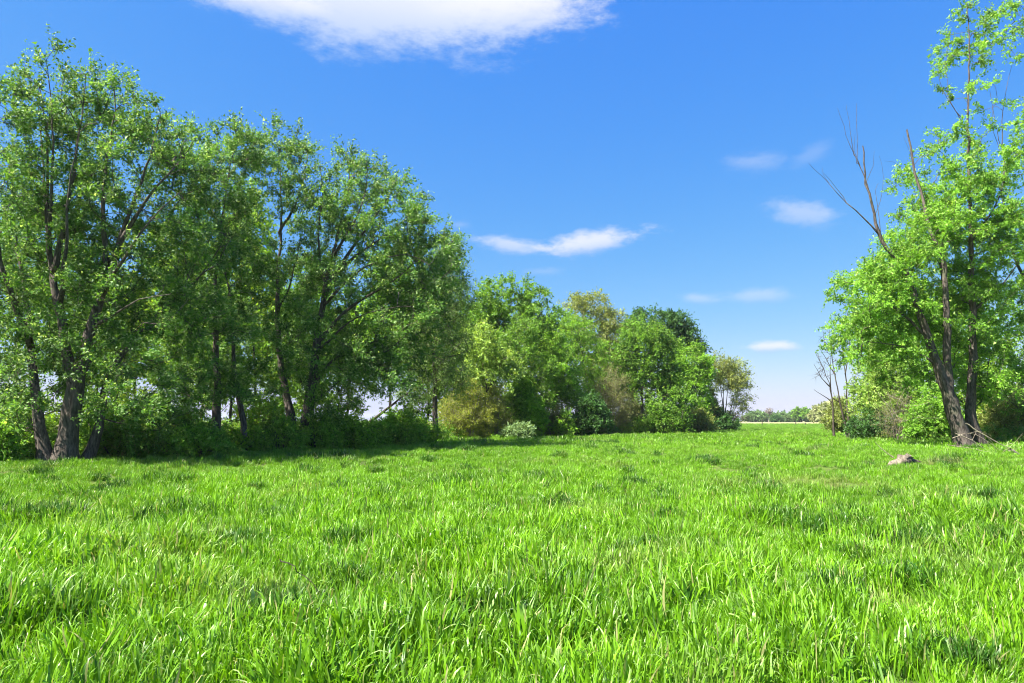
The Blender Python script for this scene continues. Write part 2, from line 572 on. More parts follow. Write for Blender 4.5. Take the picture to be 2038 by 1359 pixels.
def plant(name, label, cat, D, stems, blobs, n, leaf, mat, bark=BARK, seed=1, spread=None, group=None, tip=0.009,
          part='trunk', crown='crown', step=0.4, twig_r=0.006, bare=0, upness=0.5, back=0.0):
    """stems: list of dict(p=[(px,py[,dd])...], r=base radius, e=end radius, free=False); a stem whose first py is None stands on the ground.
    blobs: (px, py, rx, ry[, dd]) lobes of the crown in photo pixels at depth D."""
    n = int(n * NMUL)
    r = np.random.default_rng(seed)
    sk = Skel()
    k = D / F
    bx = at(stems[0]['p'][0][0], 870, D)
    org = np.array([bx[0], D, float(G(bx[0], D))])
    nroot = 0
    for st in stems:
        pts = []
        for q in st['p']:
            dd = q[2] if len(q) > 2 else 0.0
            if q[1] is None:
                b = at(q[0], 870, D + dd)
                pts.append(np.array([b[0], b[1], float(G(b[0], b[1])) - 0.12]))
            else:
                pts.append(at(q[0], q[1], D) + np.array([0, dd, 0]))
        ground = st['p'][0][1] is None
        P = resample(pts, step, st.get('jit', 0.022) * min(1, D / 20), r)
        L = np.concatenate([[0], np.cumsum(np.linalg.norm(np.diff(P, axis=0), axis=1))])
        tt = L / L[-1]
        R = st['r'] * TRUNK * (0.62 * (1 - tt) ** 2.2 + 0.38 * (1 - tt)) + st.get('e', 0.01)
        if ground and st['r'] > 0.08:
            R = R * (1 + 0.45 * np.exp(-L / (st['r'] * 1.3)))
        if ground or not sk.P:
            prev, root = -1, nroot
            nroot += 1
        else:
            A = np.array(sk.P)
            prev = int(np.argmin(np.linalg.norm(A - P[0], axis=1)))
            root = sk.root[prev]
        for i in range(len(P)):
            d = P[min(i + 1, len(P) - 1)] - P[max(i - 1, 0)]
            prev = sk.add(P[i], prev, root, R[i] if not (not ground and i == 0) else R[i], unit(d))
    n_stem = len(sk.P)
    ok = np.array([not False] * n_stem)
    # nodes of bare stems never sprout
    free = []
    c = 0
    idx = 0
    C = np.zeros((0, 3))
    CD = []
    if blobs and n:
        W = np.array([b[2] * b[3] * (b[5] if len(b) > 5 else 1.0) for b in blobs], dtype=float)
        ch = r.choice(len(blobs), n, p=W / W.sum())
        pts = []
        for q in ch:
            b = blobs[q]
            v = r.standard_normal(3)
            v = v / np.linalg.norm(v) * (r.random() ** 0.36)
            cen = at(b[0], b[1], D) + np.array([0, b[4] if len(b) > 4 else 0.0, 0])
            rz = 0.5 * (b[2] + b[3]) * k
            p = cen + v * np.array([b[2] * k, rz, b[3] * k])
            if spread:
                p[1] += float(np.clip(r.standard_normal(), -1.3, 1.8)) * spread + back
            g = float(G(p[0], p[1])) + 0.12
            p[2] = max(p[2], g + 0.1 * r.random())
            pts.append(p)
        C = np.array(pts)
        sp = np.array(sk.P)
        d0 = np.min(np.linalg.norm(C[:, None, :] - sp[None], axis=2), axis=1)
        C = C[np.argsort(d0)]
        PA = np.zeros((n_stem + n * 14 + 10, 3))
        PA[:n_stem] = sp
        cnt = n_stem
        for p in C:
            A = PA[:cnt]
            dv = p - A
            dist = np.linalg.norm(dv, axis=1)
            hd = np.hypot(dv[:, 0], dv[:, 1])
            pen = np.maximum(0, upness * hd - dv[:, 2])
            cost = dist + 1.1 * pen
            i = int(np.argmin(cost))
            q = A[i]
            Ld = dist[i]
            m = int(np.clip(Ld / step, 2, 12))
            ctrl = q + (np.array(sk.dir[i]) * 0.55 + np.array([0, 0, 0.25]) + (p - q) / max(Ld, 1e-6) * 0.5) * Ld * 0.45
            prev = i
            for s in range(1, m + 1):
                t = s / m
                z = (1 - t) ** 2 * q + 2 * t * (1 - t) * ctrl + t * t * p
                if s < m:
                    z = z + r.standard_normal(3) * 0.03 * Ld
                d = unit(z - np.array(sk.P[prev]))
                prev = sk.add(z, prev, sk.root[i], 0.0, d)
                PA[cnt] = z
                cnt += 1
            CD.append(sk.dir[prev])
    # radii (pipe model)
    M = len(sk.P)
    P = np.array(sk.P)
    par = np.array(sk.par)
    acc = np.zeros(M)
    e = 2.3
    has = np.zeros(M, dtype=bool)
    rad = np.zeros(M)
    for i in range(M - 1, -1, -1):
        v = max(acc[i] ** (1 / e) if acc[i] > 0 else tip, tip)
        if sk.stem_r[i] > 0:
            v = max(sk.stem_r[i], min(v, sk.stem_r[i] * 1.15))
        rad[i] = v
        if par[i] >= 0:
            acc[par[i]] += v ** e
    # chains
    kids = [[] for _ in range(M)]
    for i in range(M):
        if par[i] >= 0:
            kids[par[i]].append(i)
    by_root = {}
    starts = [(i, None) for i in range(M) if par[i] < 0]
    while starts:
        i, pre = starts.pop()
        ch, rr = [], []
        if pre is not None:
            ch.append(P[pre])
            rr.append(min(rad[pre] * 0.85, rad[i] * 1.3))
        while True:
            ch.append(P[i])
            rr.append(rad[i])
            kk = kids[i]
            if not kk:
                break
            main = max(kk, key=lambda q: rad[q])
            for q in kk:
                if q != main:
                    starts.append((q, i))
            i = main
        by_root.setdefault(sk.root[i], []).append((np.array(ch), np.array(rr)))
    top = empty(name, org)
    tag(top, label, cat, group)
    if part == 'trunk':
        for rt, chs in by_root.items():
            V, Q = tubes(chs, None, None)
            mesh_np('trunk', V, Q, bark, top, smooth=True, origin=org)
    else:
        V, Q = tubes([c for v in by_root.values() for c in v], None, None)
        mesh_np(part, V, Q, bark, top, smooth=True, origin=org)
    if len(C) and leaf:
        if D >= 15:
            leaf = dict(leaf, far=True, size=leaf['size'] * 1.12)
        o, a, b = leaves_mesh(crown, C, np.array(CD), leaf, mat, top, org, r)
        o['kind'] = 'stuff'
        t = twig_mesh('twigs', a, b, twig_r, twig_r * 0.35, bark, top, org)
        t['kind'] = 'stuff'
    elif len(C) and bare:
        CDa = unit(np.array(CD))
        a = np.repeat(C, bare, axis=0)
        b = a + unit(np.repeat(CDa, bare, axis=0) + 0.8 * unit(r.standard_normal((len(a), 3)))) * r.uniform(0.2, 0.7, (len(a), 1)) * bare_len
        t = twig_mesh('twigs', a, b, twig_r, twig_r * 0.4, bark, top, org)
        t['kind'] = 'stuff'
    return top


bare_len = 1.0


def st(p, r, e=0.012, **kw):
    return dict(p=p, r=r, e=e, **kw)


WIND = (0.40, 0.0, -0.05)
L20 = dict(twigs=8, leaves=24, spray=0.66, size=0.078, wind=WIND, droop=0.25, along=1.0, bias=(0.05, 0, 0.5), sag=0.03)

# ---------------------------------------------------------------- big maples on the left
G_ROW = 'tall maples in the left tree row'
plant('maple_tree', 'tallest maple at the left edge on a clump of thick grey trunks', 'tree', 20.0, [
    st([(133, None), (138, 850), (152, 775), (172, 690), (192, 620), (222, 520), (262, 415), (300, 310), (320, 230)], 0.40),
    st([(98, None, -0.2), (88, 850, -0.2), (72, 790), (40, 690, 0.5), (10, 560, 0.8), (-20, 430, 1), (-30, 300, 1.2)], 0.24),
    st([(172, None, 0.4), (176, 850, 0.5), (180, 790, 0.6), (190, 720, 1.0), (245, 620, 1.6), (330, 520, 2.2), (380, 430, 2.4)], 0.21),
    st([(150, 780), (132, 700), (115, 600), (98, 500), (95, 380), (92, 260), (75, 165)], 0.23),
    st([(105, 545), (130, 430), (150, 320), (165, 215), (170, 150)], 0.13),
    st([(215, 535), (205, 430), (212, 330), (230, 220), (225, 150)], 0.12),
    st([(232, 500), (290, 400), (350, 330), (385, 280)], 0.11),
    st([(40, 690, 0.5), (40, 560, -0.6), (30, 420, -1), (20, 270, -1)], 0.13),
    st([(196, 610), (245, 560, -0.6), (300, 505, -1), (350, 440, -1), (395, 400, -1)], 0.10),
    st([(118, 610), (165, 520, -0.8), (180, 400, -1), (200, 290, -1)], 0.10),
    st([(182, 660), (250, 640, -0.8), (320, 610, -1.2), (380, 600, -1.2)], 0.09),
    st([(96, 460), (60, 350, 0.6), (45, 240, 0.8), (40, 150, 0.8)], 0.08),
    st([(98, 480), (125, 380, -0.5), (130, 270, -0.6), (120, 150, -0.6)], 0.08),
], [(50, 232, 90, 100), (170, 212, 105, 100), (265, 265, 100, 95, 0.5), (350, 330, 70, 90, 0.5), (340, 470, 90, 110, 1), (60, 400, 150, 150), (190, 420, 160, 150, 0.5),
    (80, 600, 140, 110), (230, 610, 120, 100, 0.8), (330, 620, 80, 80, 1), (60, 730, 110, 75), (160, 745, 85, 45, -1.0), (280, 740, 90, 60), (60, 820, 80, 36, -0.6), (240, 830, 60, 35), (20, 860, 60, 25, -0.8, 0.7), (300, 800, 70, 40, -0.5)],
    520, dict(L20, leaves=23), MAPLE, seed=3, spread=1.1, back=0.4, group=G_ROW)
plant('maple_tree', 'maple cut off by the left edge behind the tallest tree', 'tree', 23.0, [
    st([(-110, None), (-105, 760), (-90, 560), (-70, 380), (-40, 250)], 0.3),
    st([(-100, 640), (-40, 480), (20, 330)], 0.14)],
    [(-80, 330, 110, 130), (-100, 520, 120, 130), (-20, 560, 80, 110), (-40, 740, 100, 90), (-150, 700, 90, 130)],
    240, dict(L20, leaves=20), MAPLE, seed=4, spread=1.0, group=G_ROW)
plant('maple_tree', 'slim twin trunk maple standing between the two largest left trees', 'tree', 25.0, [
    st([(430, None), (429, 860), (433, 790), (430, 680), (428, 580), (440, 460), (455, 350), (470, 270)], 0.24),
    st([(485, None, 0.3), (478, 840, 0.3), (466, 780, 0.3), (458, 700, 0.3), (445, 590, 0.6), (420, 470, 0.8), (400, 370, 0.8)], 0.17),
    st([(416, None, 0.8), (412, 800, 0.9), (402, 700, 1.2), (385, 600, 1.6), (380, 520, 1.8)], 0.13),
], [(450, 320, 62, 70), (415, 400, 75, 80), (490, 300, 25, 45), (455, 470, 60, 80), (400, 540, 75, 90), (450, 620, 70, 80), (400, 700, 90, 70), (440, 760, 60, 50), (360, 790, 60, 45), (480, 790, 40, 30)],
    270, dict(L20, leaves=23, size=0.082), MAPLE, seed=5, spread=1.1, back=0.4, group=G_ROW)
plant('maple_tree', 'broad maple with two forked dark trunks at the right of the row', 'tree', 28.0, [
    st([(605, None), (608, 840), (617, 780), (628, 700), (640, 620), (652, 545), (676, 450), (695, 360), (690, 300)], 0.37),
    st([(583, None, 0.2), (578, 840, 0.2), (566, 780, 0.2), (552, 690, 0.2), (549, 590, 0.2), (556, 470, 0.2), (556, 370, 0.2), (548, 280, 0.2)], 0.28),
    st([(612, 800), (640, 745), (672, 710), (720, 690), (770, 670)], 0.15),
    st([(645, 590), (690, 510), (740, 440), (780, 380), (790, 350)], 0.16),
    st([(655, 555), (720, 500), (790, 450), (830, 410)], 0.13),
    st([(632, 680), (700, 610), (780, 560), (850, 500), (868, 460)], 0.14),
    st([(553, 460, 0.2), (590, 390, 0.2), (610, 310, 0.2)], 0.08),
    st([(648, 570), (640, 480, -0.5), (650, 400, -0.6), (645, 340, -0.6)], 0.09),
    st([(662, 510), (715, 440, -0.5), (735, 370, -0.5), (735, 330, -0.5)], 0.09),
    st([(640, 610), (740, 540, -1), (820, 520, -1.2), (860, 540, -1.2)], 0.09),
    st([(550, 620, 0.2), (590, 560, -0.6), (610, 480, -0.8)], 0.07),
    st([(630, 700), (720, 640, -1), (800, 620, -1.2)], 0.08),
], [(560, 300, 42, 55), (600, 310, 30, 40), (560, 410, 48, 60), (695, 330, 32, 48), (745, 375, 55, 52), (805, 410, 45, 50), (640, 400, 55, 60), (690, 450, 80, 70), (790, 480, 70, 65), (845, 480, 38, 60),
    (600, 540, 75, 80), (710, 560, 100, 70), (820, 570, 70, 70), (880, 520, 35, 45), (600, 660, 70, 70), (720, 660, 110, 60), (810, 650, 60, 60), (680, 735, 110, 50, -0.6), (780, 735, 70, 50), (570, 760, 50, 45, -0.8), (660, 800, 60, 35, -1.0)],
    470, dict(L20, leaves=23, size=0.088, spray=0.74), MAPLE, seed=6, spread=1.3, back=0.4, group=G_ROW)
plant('willow_tree', 'small leaved grey green tree with dark crooked trunk beside golden shrub', 'tree', 36.0, [
    st([(868, None), (866, 800), (866, 740), (860, 680), (853, 620), (868, 560), (885, 490)], 0.23),
    st([(868, 735), (885, 712), (915, 705), (940, 690)], 0.08),
    st([(860, 680), (835, 630), (825, 580)], 0.09),
    st([(862, 640), (890, 590), (910, 540)], 0.08)],
    [(895, 510, 30, 42), (905, 580, 32, 50), (860, 590, 50, 60), (890, 670, 45, 60), (830, 680, 40, 60), (900, 745, 35, 40), (840, 770, 35, 40)],
    300, dict(twigs=8, leaves=16, spray=0.8, size=0.10, aspect=0.35, droop=0.9, sag=0.3), WILLOW, seed=7, spread=1.0)
# ---------------------------------------------------------------- sunlit trees behind the row
G_BACK = 'sunlit trees behind the left row'
LB = dict(twigs=6, leaves=13, spray=0.9, size=0.17, droop=0.4)
plant('young_tree', 'yellow green sunlit tree seen between the tallest maple and slim maple', 'tree', 40.0, [st([(335, None), (338, 700), (345, 520)], 0.16)],
      [(345, 500, 70, 70), (330, 600, 80, 80), (360, 690, 60, 60)], 130, LB, BACKLIT, seed=21, spread=1.0, group=G_BACK, bark=BARK_DARK)
plant('young_tree', 'yellow green sunlit tree behind the gap left of the forked maple', 'tree', 43.0, [st([(515, None), (505, 700), (500, 480)], 0.15)],
      [(497, 460, 45, 80), (500, 560, 55, 70), (530, 610, 45, 50)], 120, LB, BACKLIT, seed=22, spread=1.0, group=G_BACK, bark=BARK_DARK)
plant('young_tree', 'sunlit tree behind the leafy right side of the forked maple', 'tree', 46.0, [st([(775, None), (780, 700), (790, 540)], 0.17)],
      [(790, 560, 60, 70), (760, 640, 70, 60), (820, 660, 50, 60)], 140, LB, FRESH, seed=23, spread=1.0, group=G_BACK, bark=BARK_DARK)
plant('young_tree', 'sunlit tree showing behind the trunks at the left edge', 'tree', 38.0, [st([(30, None), (35, 700), (50, 480)], 0.16)],
      [(50, 480, 90, 90), (20, 620, 90, 90), (130, 560, 60, 70)], 150, LB, DEEP, seed=24, spread=1.0, group=G_BACK, bark=BARK_DARK)
plant('young_tree', 'dark narrow tree behind the slim twin trunk maple', 'tree', 34.0, [st([(455, None), (462, 760), (480, 560)], 0.12), st([(395, None, 1), (390, 740, 1), (370, 560, 1)], 0.11)],
      [(440, 640, 60, 60), (380, 620, 60, 70), (420, 740, 60, 50)], 110, LB, DEEP, seed=25, spread=1.0, group=G_BACK, bark=BARK_DARK)

BACK = [(190, 46, 470, DEEP, 'deep green tree right behind the grey trunk clump'),
        (265, 52, 540, BACKLIT, 'bright tree far behind the clump and tangled shrub'), (425, 50, 480, FRESH, 'fresh green tree far behind the slim twin trunks'),
        (610, 48, 500, DEEP, 'deep green tree directly behind the forked trunks'), (690, 52, 560, FRESH, 'fresh green tree far behind the forked maple crown'),
        (850, 54, 560, DEEP, 'deep green tree behind the small leaved grey tree'), (915, 58, 600, FRESH, 'fresh green tree between grey tree and rounded tree'),
        (560, 56, 600, BACKLIT, 'low bright tree far behind left of the forked trunks')]
for i, (px, D, top, mt, lab) in enumerate(BACK):
    H = 845 - top
    plant('young_tree', lab, 'tree', float(D), [st([(px, None), (px + 4, 845 - H * 0.45), (px - 3, 845 - H * 0.85)], 0.16), st([(px + 6, 845 - H * 0.3), (px + 35, 845 - H * 0.6)], 0.06)],
          [(px, top + H * 0.25, 50, H * 0.24), (px - 25, top + H * 0.5, 50, H * 0.22), (px + 30, top + H * 0.55, 50, H * 0.24), (px, top + H * 0.85, 50, H * 0.14, 0, 0.7)], 165, dict(LB, size=0.19), mt, seed=170 + i, spread=1.2, group=G_BACK, bark=BARK_DARK)

# ---------------------------------------------------------------- undergrowth shrubs below the left row
G_UNDER = 'low shrubs under the left tree row'


def shrub(label, D, px, half, top, mat, n, leaf, seed, name='shrub', group=None, bot=None, bark=BARK_DARK, blobs=None, nst=6, cat='shrub', **kw):
    r = np.random.default_rng(seed + 500)
    g = F * (EYE - float(G(at(px, 870, D)[0], D))) / D + HOR
    H = g - top
    stems = []
    for q in range(nst):
        a = r.uniform(-1, 1)
        stems.append(st([(px + a * half * 0.25, None, r.uniform(-.4, .4)), (px + a * half * 0.45, g - H * 0.4, r.uniform(-.5, .5)), (px + a * half * 0.75, g - H * r.uniform(0.65, 0.9), r.uniform(-.6, .6))], 0.03, 0.008))
    if blobs is None:
        blobs = [(px, g - H * 0.45, half * 0.8, H * 0.42), (px - half * 0.45, g - H * 0.3, half * 0.55, H * 0.28), (px + half * 0.45, g - H * 0.32, half * 0.55, H * 0.3), (px + half * 0.1, g - H * 0.75, half * 0.5, H * 0.25)]
    return plant(name, label, cat, D, stems, blobs, n, leaf, mat, bark=bark, seed=seed, group=group, part='stems', crown='foliage', tip=0.006, twig_r=0.004, step=0.3, **kw)


LS = dict(twigs=5, leaves=14, spray=0.45, size=0.085, droop=0.3)
shrub('fresh green low bush in front of the tangled shrub', 22.5, 395, 62, 848, MAPLE_LIT, 90, LS, 41, group=G_UNDER)
shrub('pale green low bush between the slim trunks and forked trunks', 25.5, 490, 48, 852, FRESH, 70, LS, 42, group=G_UNDER)
shrub('fresh green bush left of the forked trunks', 26.5, 562, 40, 835, MAPLE_LIT, 70, LS, 43, group=G_UNDER)
shrub('bright green bush just right of the forked trunks', 27.5, 632, 45, 828, MAPLE_LIT, 90, LS, 44, group=G_UNDER)
shrub('soft green bush right of the wide low shrub', 31.5, 790, 55, 818, FRESH, 110, LS, 45, group=G_UNDER)
shrub('mossy green bush in front of the forked maple lower branches', 28.5, 705, 60, 845, FRESH, 90, LS, 46, group=G_UNDER)
shrub('bright leafy bush right behind the grey trunk clump', 23.5, 195, 70, 800, MAPLE_LIT, 100, LS, 47, group=G_UNDER)
shrub('leafy green bush at the left frame edge', 19.5, -10, 60, 845, MAPLE_LIT, 80, LS, 48, group=G_UNDER)

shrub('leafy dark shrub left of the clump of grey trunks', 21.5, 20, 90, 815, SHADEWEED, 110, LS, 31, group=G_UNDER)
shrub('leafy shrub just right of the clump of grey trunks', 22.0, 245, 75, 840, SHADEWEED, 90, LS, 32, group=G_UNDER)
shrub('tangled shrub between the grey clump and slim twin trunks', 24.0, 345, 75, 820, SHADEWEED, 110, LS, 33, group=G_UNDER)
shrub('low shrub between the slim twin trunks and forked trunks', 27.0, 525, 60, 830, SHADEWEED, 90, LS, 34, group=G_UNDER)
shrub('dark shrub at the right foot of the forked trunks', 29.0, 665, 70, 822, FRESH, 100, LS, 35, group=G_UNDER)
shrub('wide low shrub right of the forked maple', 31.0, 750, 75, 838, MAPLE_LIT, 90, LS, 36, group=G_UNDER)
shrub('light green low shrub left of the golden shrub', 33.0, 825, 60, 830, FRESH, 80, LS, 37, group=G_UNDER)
shrub('yellow lit shrub glowing behind the slim twin trunks', 36.0, 520, 70, 775, BACKLIT, 100, dict(LS, size=0.11, spray=0.6), 38, group=G_UNDER)
shrub('yellow lit shrub behind the trunks at the far left', 34.0, 45, 80, 770, BACKLIT, 100, dict(LS, size=0.11, spray=0.6), 39, group=G_UNDER)
shrub('golden lit shrub behind the tangled shrub', 38.0, 300, 90, 790, BACKLIT, 90, dict(LS, size=0.11, spray=0.6), 40, group=G_UNDER)

# ---------------------------------------------------------------- middle of the tree line
LM = dict(twigs=6, leaves=15, spray=0.75, size=0.15, droop=0.3)
plant('broadleaf_tree', 'large rounded deep green tree rising highest in the middle', 'tree', 52.0, [
    st([(1030, None), (1030, 760), (1028, 680), (1025, 600)], 0.3), st([(1029, 720), (1070, 640), (1085, 590)], 0.14), st([(1029, 720), (985, 650), (965, 600)], 0.14)],
    [(1010, 600, 72, 46), (1075, 620, 48, 48), (960, 625, 42, 48), (1030, 670, 90, 60), (1090, 690, 35, 50), (975, 690, 45, 45)], 330, dict(LM, leaves=16), DEEP, seed=51, spread=1.2)
plant('feathery_tree', 'dark feathery green tree in front of the large rounded tree', 'tree', 47.0, [st([(1050, None), (1050, 760), (1045, 660)], 0.16)],
      [(1040, 670, 32, 36), (1055, 730, 48, 40), (1045, 790, 50, 40), (1020, 700, 30, 40)], 190, dict(LM, leaves=16, size=0.13, aspect=0.4), DEEP, seed=52, spread=0.7)
plant('flowering_tree', 'small pale yellow blossoming tree above the golden shrub', 'tree', 44.0, [st([(965, None), (968, 760), (965, 690)], 0.10), st([(968, 780), (1000, 730), (1010, 700)], 0.05)],
      [(955, 680, 32, 36), (990, 710, 34, 34), (945, 740, 36, 34), (1010, 740, 26, 30)], 130, dict(LM, leaves=12, size=0.13, spray=0.6), PALE, seed=53, spread=0.7)
plant('young_tree', 'fresh green narrow tree right of the feathery tree', 'tree', 50.0, [st([(1118, None), (1118, 770), (1112, 690)], 0.11)],
      [(1105, 690, 26, 32), (1115, 735, 36, 40), (1125, 790, 34, 34)], 150, dict(LM, leaves=15, size=0.13), FRESH, seed=54, spread=0.6)
plant('willow_tree', 'soft light green willow in the middle of the line', 'tree', 57.0, [st([(1165, None), (1165, 750), (1150, 660)], 0.14)],
      [(1150, 665, 36, 36), (1170, 710, 40, 46), (1175, 770, 40, 44), (1130, 640, 20, 20)], 190, dict(LM, leaves=16, size=0.14, aspect=0.38, droop=0.8), FRESH, seed=55, spread=0.8)
plant('olive_tree', 'tall thin olive coloured tree with sky showing through', 'tree', 66.0, [st([(1185, None), (1188, 760), (1186, 680), (1180, 600)], 0.17), st([(1187, 700), (1215, 640), (1222, 610)], 0.07), st([(1187, 690), (1150, 630), (1140, 605)], 0.07)],
      [(1180, 612, 30, 26), (1145, 615, 24, 24), (1215, 650, 30, 38), (1185, 665, 46, 36), (1215, 720, 40, 50)], 200, dict(LM, leaves=11, size=0.15, spray=0.9, twigs=7), OLIVE, seed=56, spread=1.0)
plant('broadleaf_tree', 'dense green tree with a visible dark trunk right of the olive tree', 'tree', 58.0, [
    st([(1278, None), (1278, 800), (1279, 740), (1282, 680)], 0.26), st([(1279, 760), (1315, 715), (1330, 690)], 0.1), st([(1279, 750), (1245, 700)], 0.1)],
    [(1275, 665, 42, 32), (1250, 700, 30, 40), (1310, 690, 36, 36), (1280, 735, 55, 42), (1325, 750, 36, 44), (1245, 770, 28, 30), (1330, 810, 50, 36, -1.5)], 320, dict(LM, leaves=15, size=0.15), DEEP, seed=57, spread=1.0)
plant('broadleaf_tree', 'dark tree leaning right behind with a ragged drooping edge', 'tree', 74.0, [
    st([(1320, None), (1322, 760), (1325, 690), (1322, 640)], 0.28), st([(1324, 700), (1365, 660), (1385, 660)], 0.12)],
    [(1300, 640, 52, 22), (1340, 648, 36, 28), (1368, 668, 22, 24), (1388, 690, 14, 16), (1250, 650, 24, 18), (1330, 690, 50, 30)], 210, dict(LM, leaves=13, size=0.19, spray=0.8), DARK, seed=58, spread=1.0, bark=BARK_DARK)
plant('young_tree', 'bright green tree low at the right end of the dense line', 'tree', 65.0, [st([(1375, None), (1375, 780), (1372, 720)], 0.15), st([(1375, 790), (1350, 740)], 0.07)],
      [(1370, 720, 34, 32), (1392, 740, 20, 44), (1350, 760, 40, 46), (1385, 800, 30, 40), (1365, 830, 40, 22)], 250, dict(LM, leaves=15, size=0.16), FRESH, seed=59, spread=0.9)
plant('willow_tree', 'many stemmed olive willow fanning out at the end of the line', 'tree', 78.0, [
    st([(1438, None), (1438, 800), (1430, 750), (1425, 715)], 0.13), st([(1441, None, .3), (1446, 800), (1452, 750), (1455, 720)], 0.12), st([(1445, None), (1458, 800), (1470, 760), (1476, 745)], 0.11),
    st([(1434, None), (1426, 800), (1416, 760), (1412, 730)], 0.11), st([(1450, None), (1462, 815), (1480, 790)], 0.08), st([(1440, None), (1440, 780), (1442, 720)], 0.09)],
    [(1430, 722, 24, 16), (1455, 735, 26, 20), (1472, 760, 15, 24), (1415, 740, 12, 20), (1445, 760, 34, 22), (1475, 800, 12, 22), (1440, 830, 30, 14), (1408, 770, 8, 40)], 190, dict(LM, leaves=13, size=0.17, aspect=0.4, spray=0.9), OLIVE, seed=60, spread=0.8, bark=BARK_DARK)
plant('broadleaf_tree', 'green tree filling the back between the middle crowns', 'tree', 72.0, [st([(1090, None), (1090, 760), (1100, 690)], 0.2)],
      [(1100, 700, 60, 50), (1200, 740, 60, 50), (960, 700, 50, 50), (1060, 770, 80, 40), (1230, 790, 60, 40)], 210, dict(LM, leaves=14, size=0.2, spray=1.0), OLIVE, seed=61, spread=1.5)

LG = dict(twigs=8, leaves=11, spray=0.6, size=0.075, aspect=0.4, along=1.1, bias=(0, 0, 0.4), droop=0.0)
shrub('large golden olive twiggy shrub at the meadow edge', 43.0, 925, 58, 752, GOLD, 260, LG, 71, bark=BARK_DEAD, nst=14)
shrub('tan and gold twiggy shrub right of the golden shrub', 44.5, 985, 40, 755, OLIVE, 130, LG, 72, bark=BARK_DEAD, nst=9)
shrub('bright yellow green leafy bush right of the tan shrub', 45.5, 1042, 44, 752, FRESH, 170, dict(LS, size=0.12, spray=0.6), 73)
shrub('rusty brown dead looking brush low between the bushes', 47.0, 1090, 46, 800, RUST, 120, LG, 74, bark=BARK_DEAD, nst=12)
shrub('little lime green bush beside the dark evergreen bush', 46.5, 1122, 20, 818, FRESH, 60, dict(LS, size=0.11), 75)
shrub('silver grey spiky low bush at the grass edge', 43.0, 1032, 30, 846, SILVER, 60, dict(twigs=8, leaves=8, spray=0.45, size=0.16, aspect=0.2, along=0.8, bias=(0, 0, 0.5), droop=-0.3), 76)
shrub('dark glossy evergreen bush arching to the right', 48.0, 1172, 44, 788, DARK, 200, dict(LS, size=0.13, spray=0.55), 77)
shrub('brown twiggy thicket behind the evergreen bush', 54.0, 1215, 50, 738, RUST, 190, dict(LG, size=0.09, spray=0.8), 78, bark=BARK_DEAD, nst=14)
shrub('green fern like shrub spreading under the trunk of the dense tree', 56.0, 1320, 60, 815, DEEP, 150, dict(LS, size=0.13, spray=0.6), 79)
shrub('low olive scrub at the foot of the bright green tree', 62.0, 1385, 40, 815, OLIVE, 110, dict(LS, size=0.13, spray=0.6), 80)
shrub('dark scrub at the foot of the many stemmed willow', 74.0, 1435, 36, 822, DARK, 90, dict(LS, size=0.15, spray=0.6), 81)
shrub('olive scrub closing the gap left of the dense tree trunk', 61.0, 1255, 34, 790, OLIVE, 100, dict(LS, size=0.13, spray=0.6), 83)
shrub('green scrub right behind the dense tree trunk', 62.0, 1296, 34, 785, FRESH, 100, dict(LS, size=0.13, spray=0.6), 84)
shrub('yellow green scrub between bright green tree and willow', 76.0, 1410, 26, 775, OLIVE, 100, dict(LS, size=0.16, spray=0.7), 85)
shrub('dusky scrub behind the golden and tan shrubs', 48.0, 955, 60, 770, OLIVE, 120, dict(LS, size=0.12, spray=0.6), 86)
shrub('leafy scrub behind the silver grey low bush', 48.5, 1015, 46, 780, FRESH, 120, dict(LS, size=0.12, spray=0.6), 87)
shrub('pale straw coloured scrub beside the dark evergreen bush', 50.0, 1105, 34, 815, PALE, 70, dict(LS, size=0.11, spray=0.5), 88)
plant('dead_brush', 'bare dead branches reaching right from the willow foot', 'branches', 74.0,
      [st([(1440, None), (1462, 832), (1485, 838)], 0.04), st([(1445, None), (1470, 826), (1492, 830)], 0.035), st([(1442, None), (1455, 826), (1478, 824)], 0.03), st([(1450, None), (1475, 838), (1488, 845)], 0.03)],
      [(1470, 832, 18, 8)], 30, None, None, bark=BARK_DARK, seed=82, part='branches', bare=4, tip=0.012, twig_r=0.012)

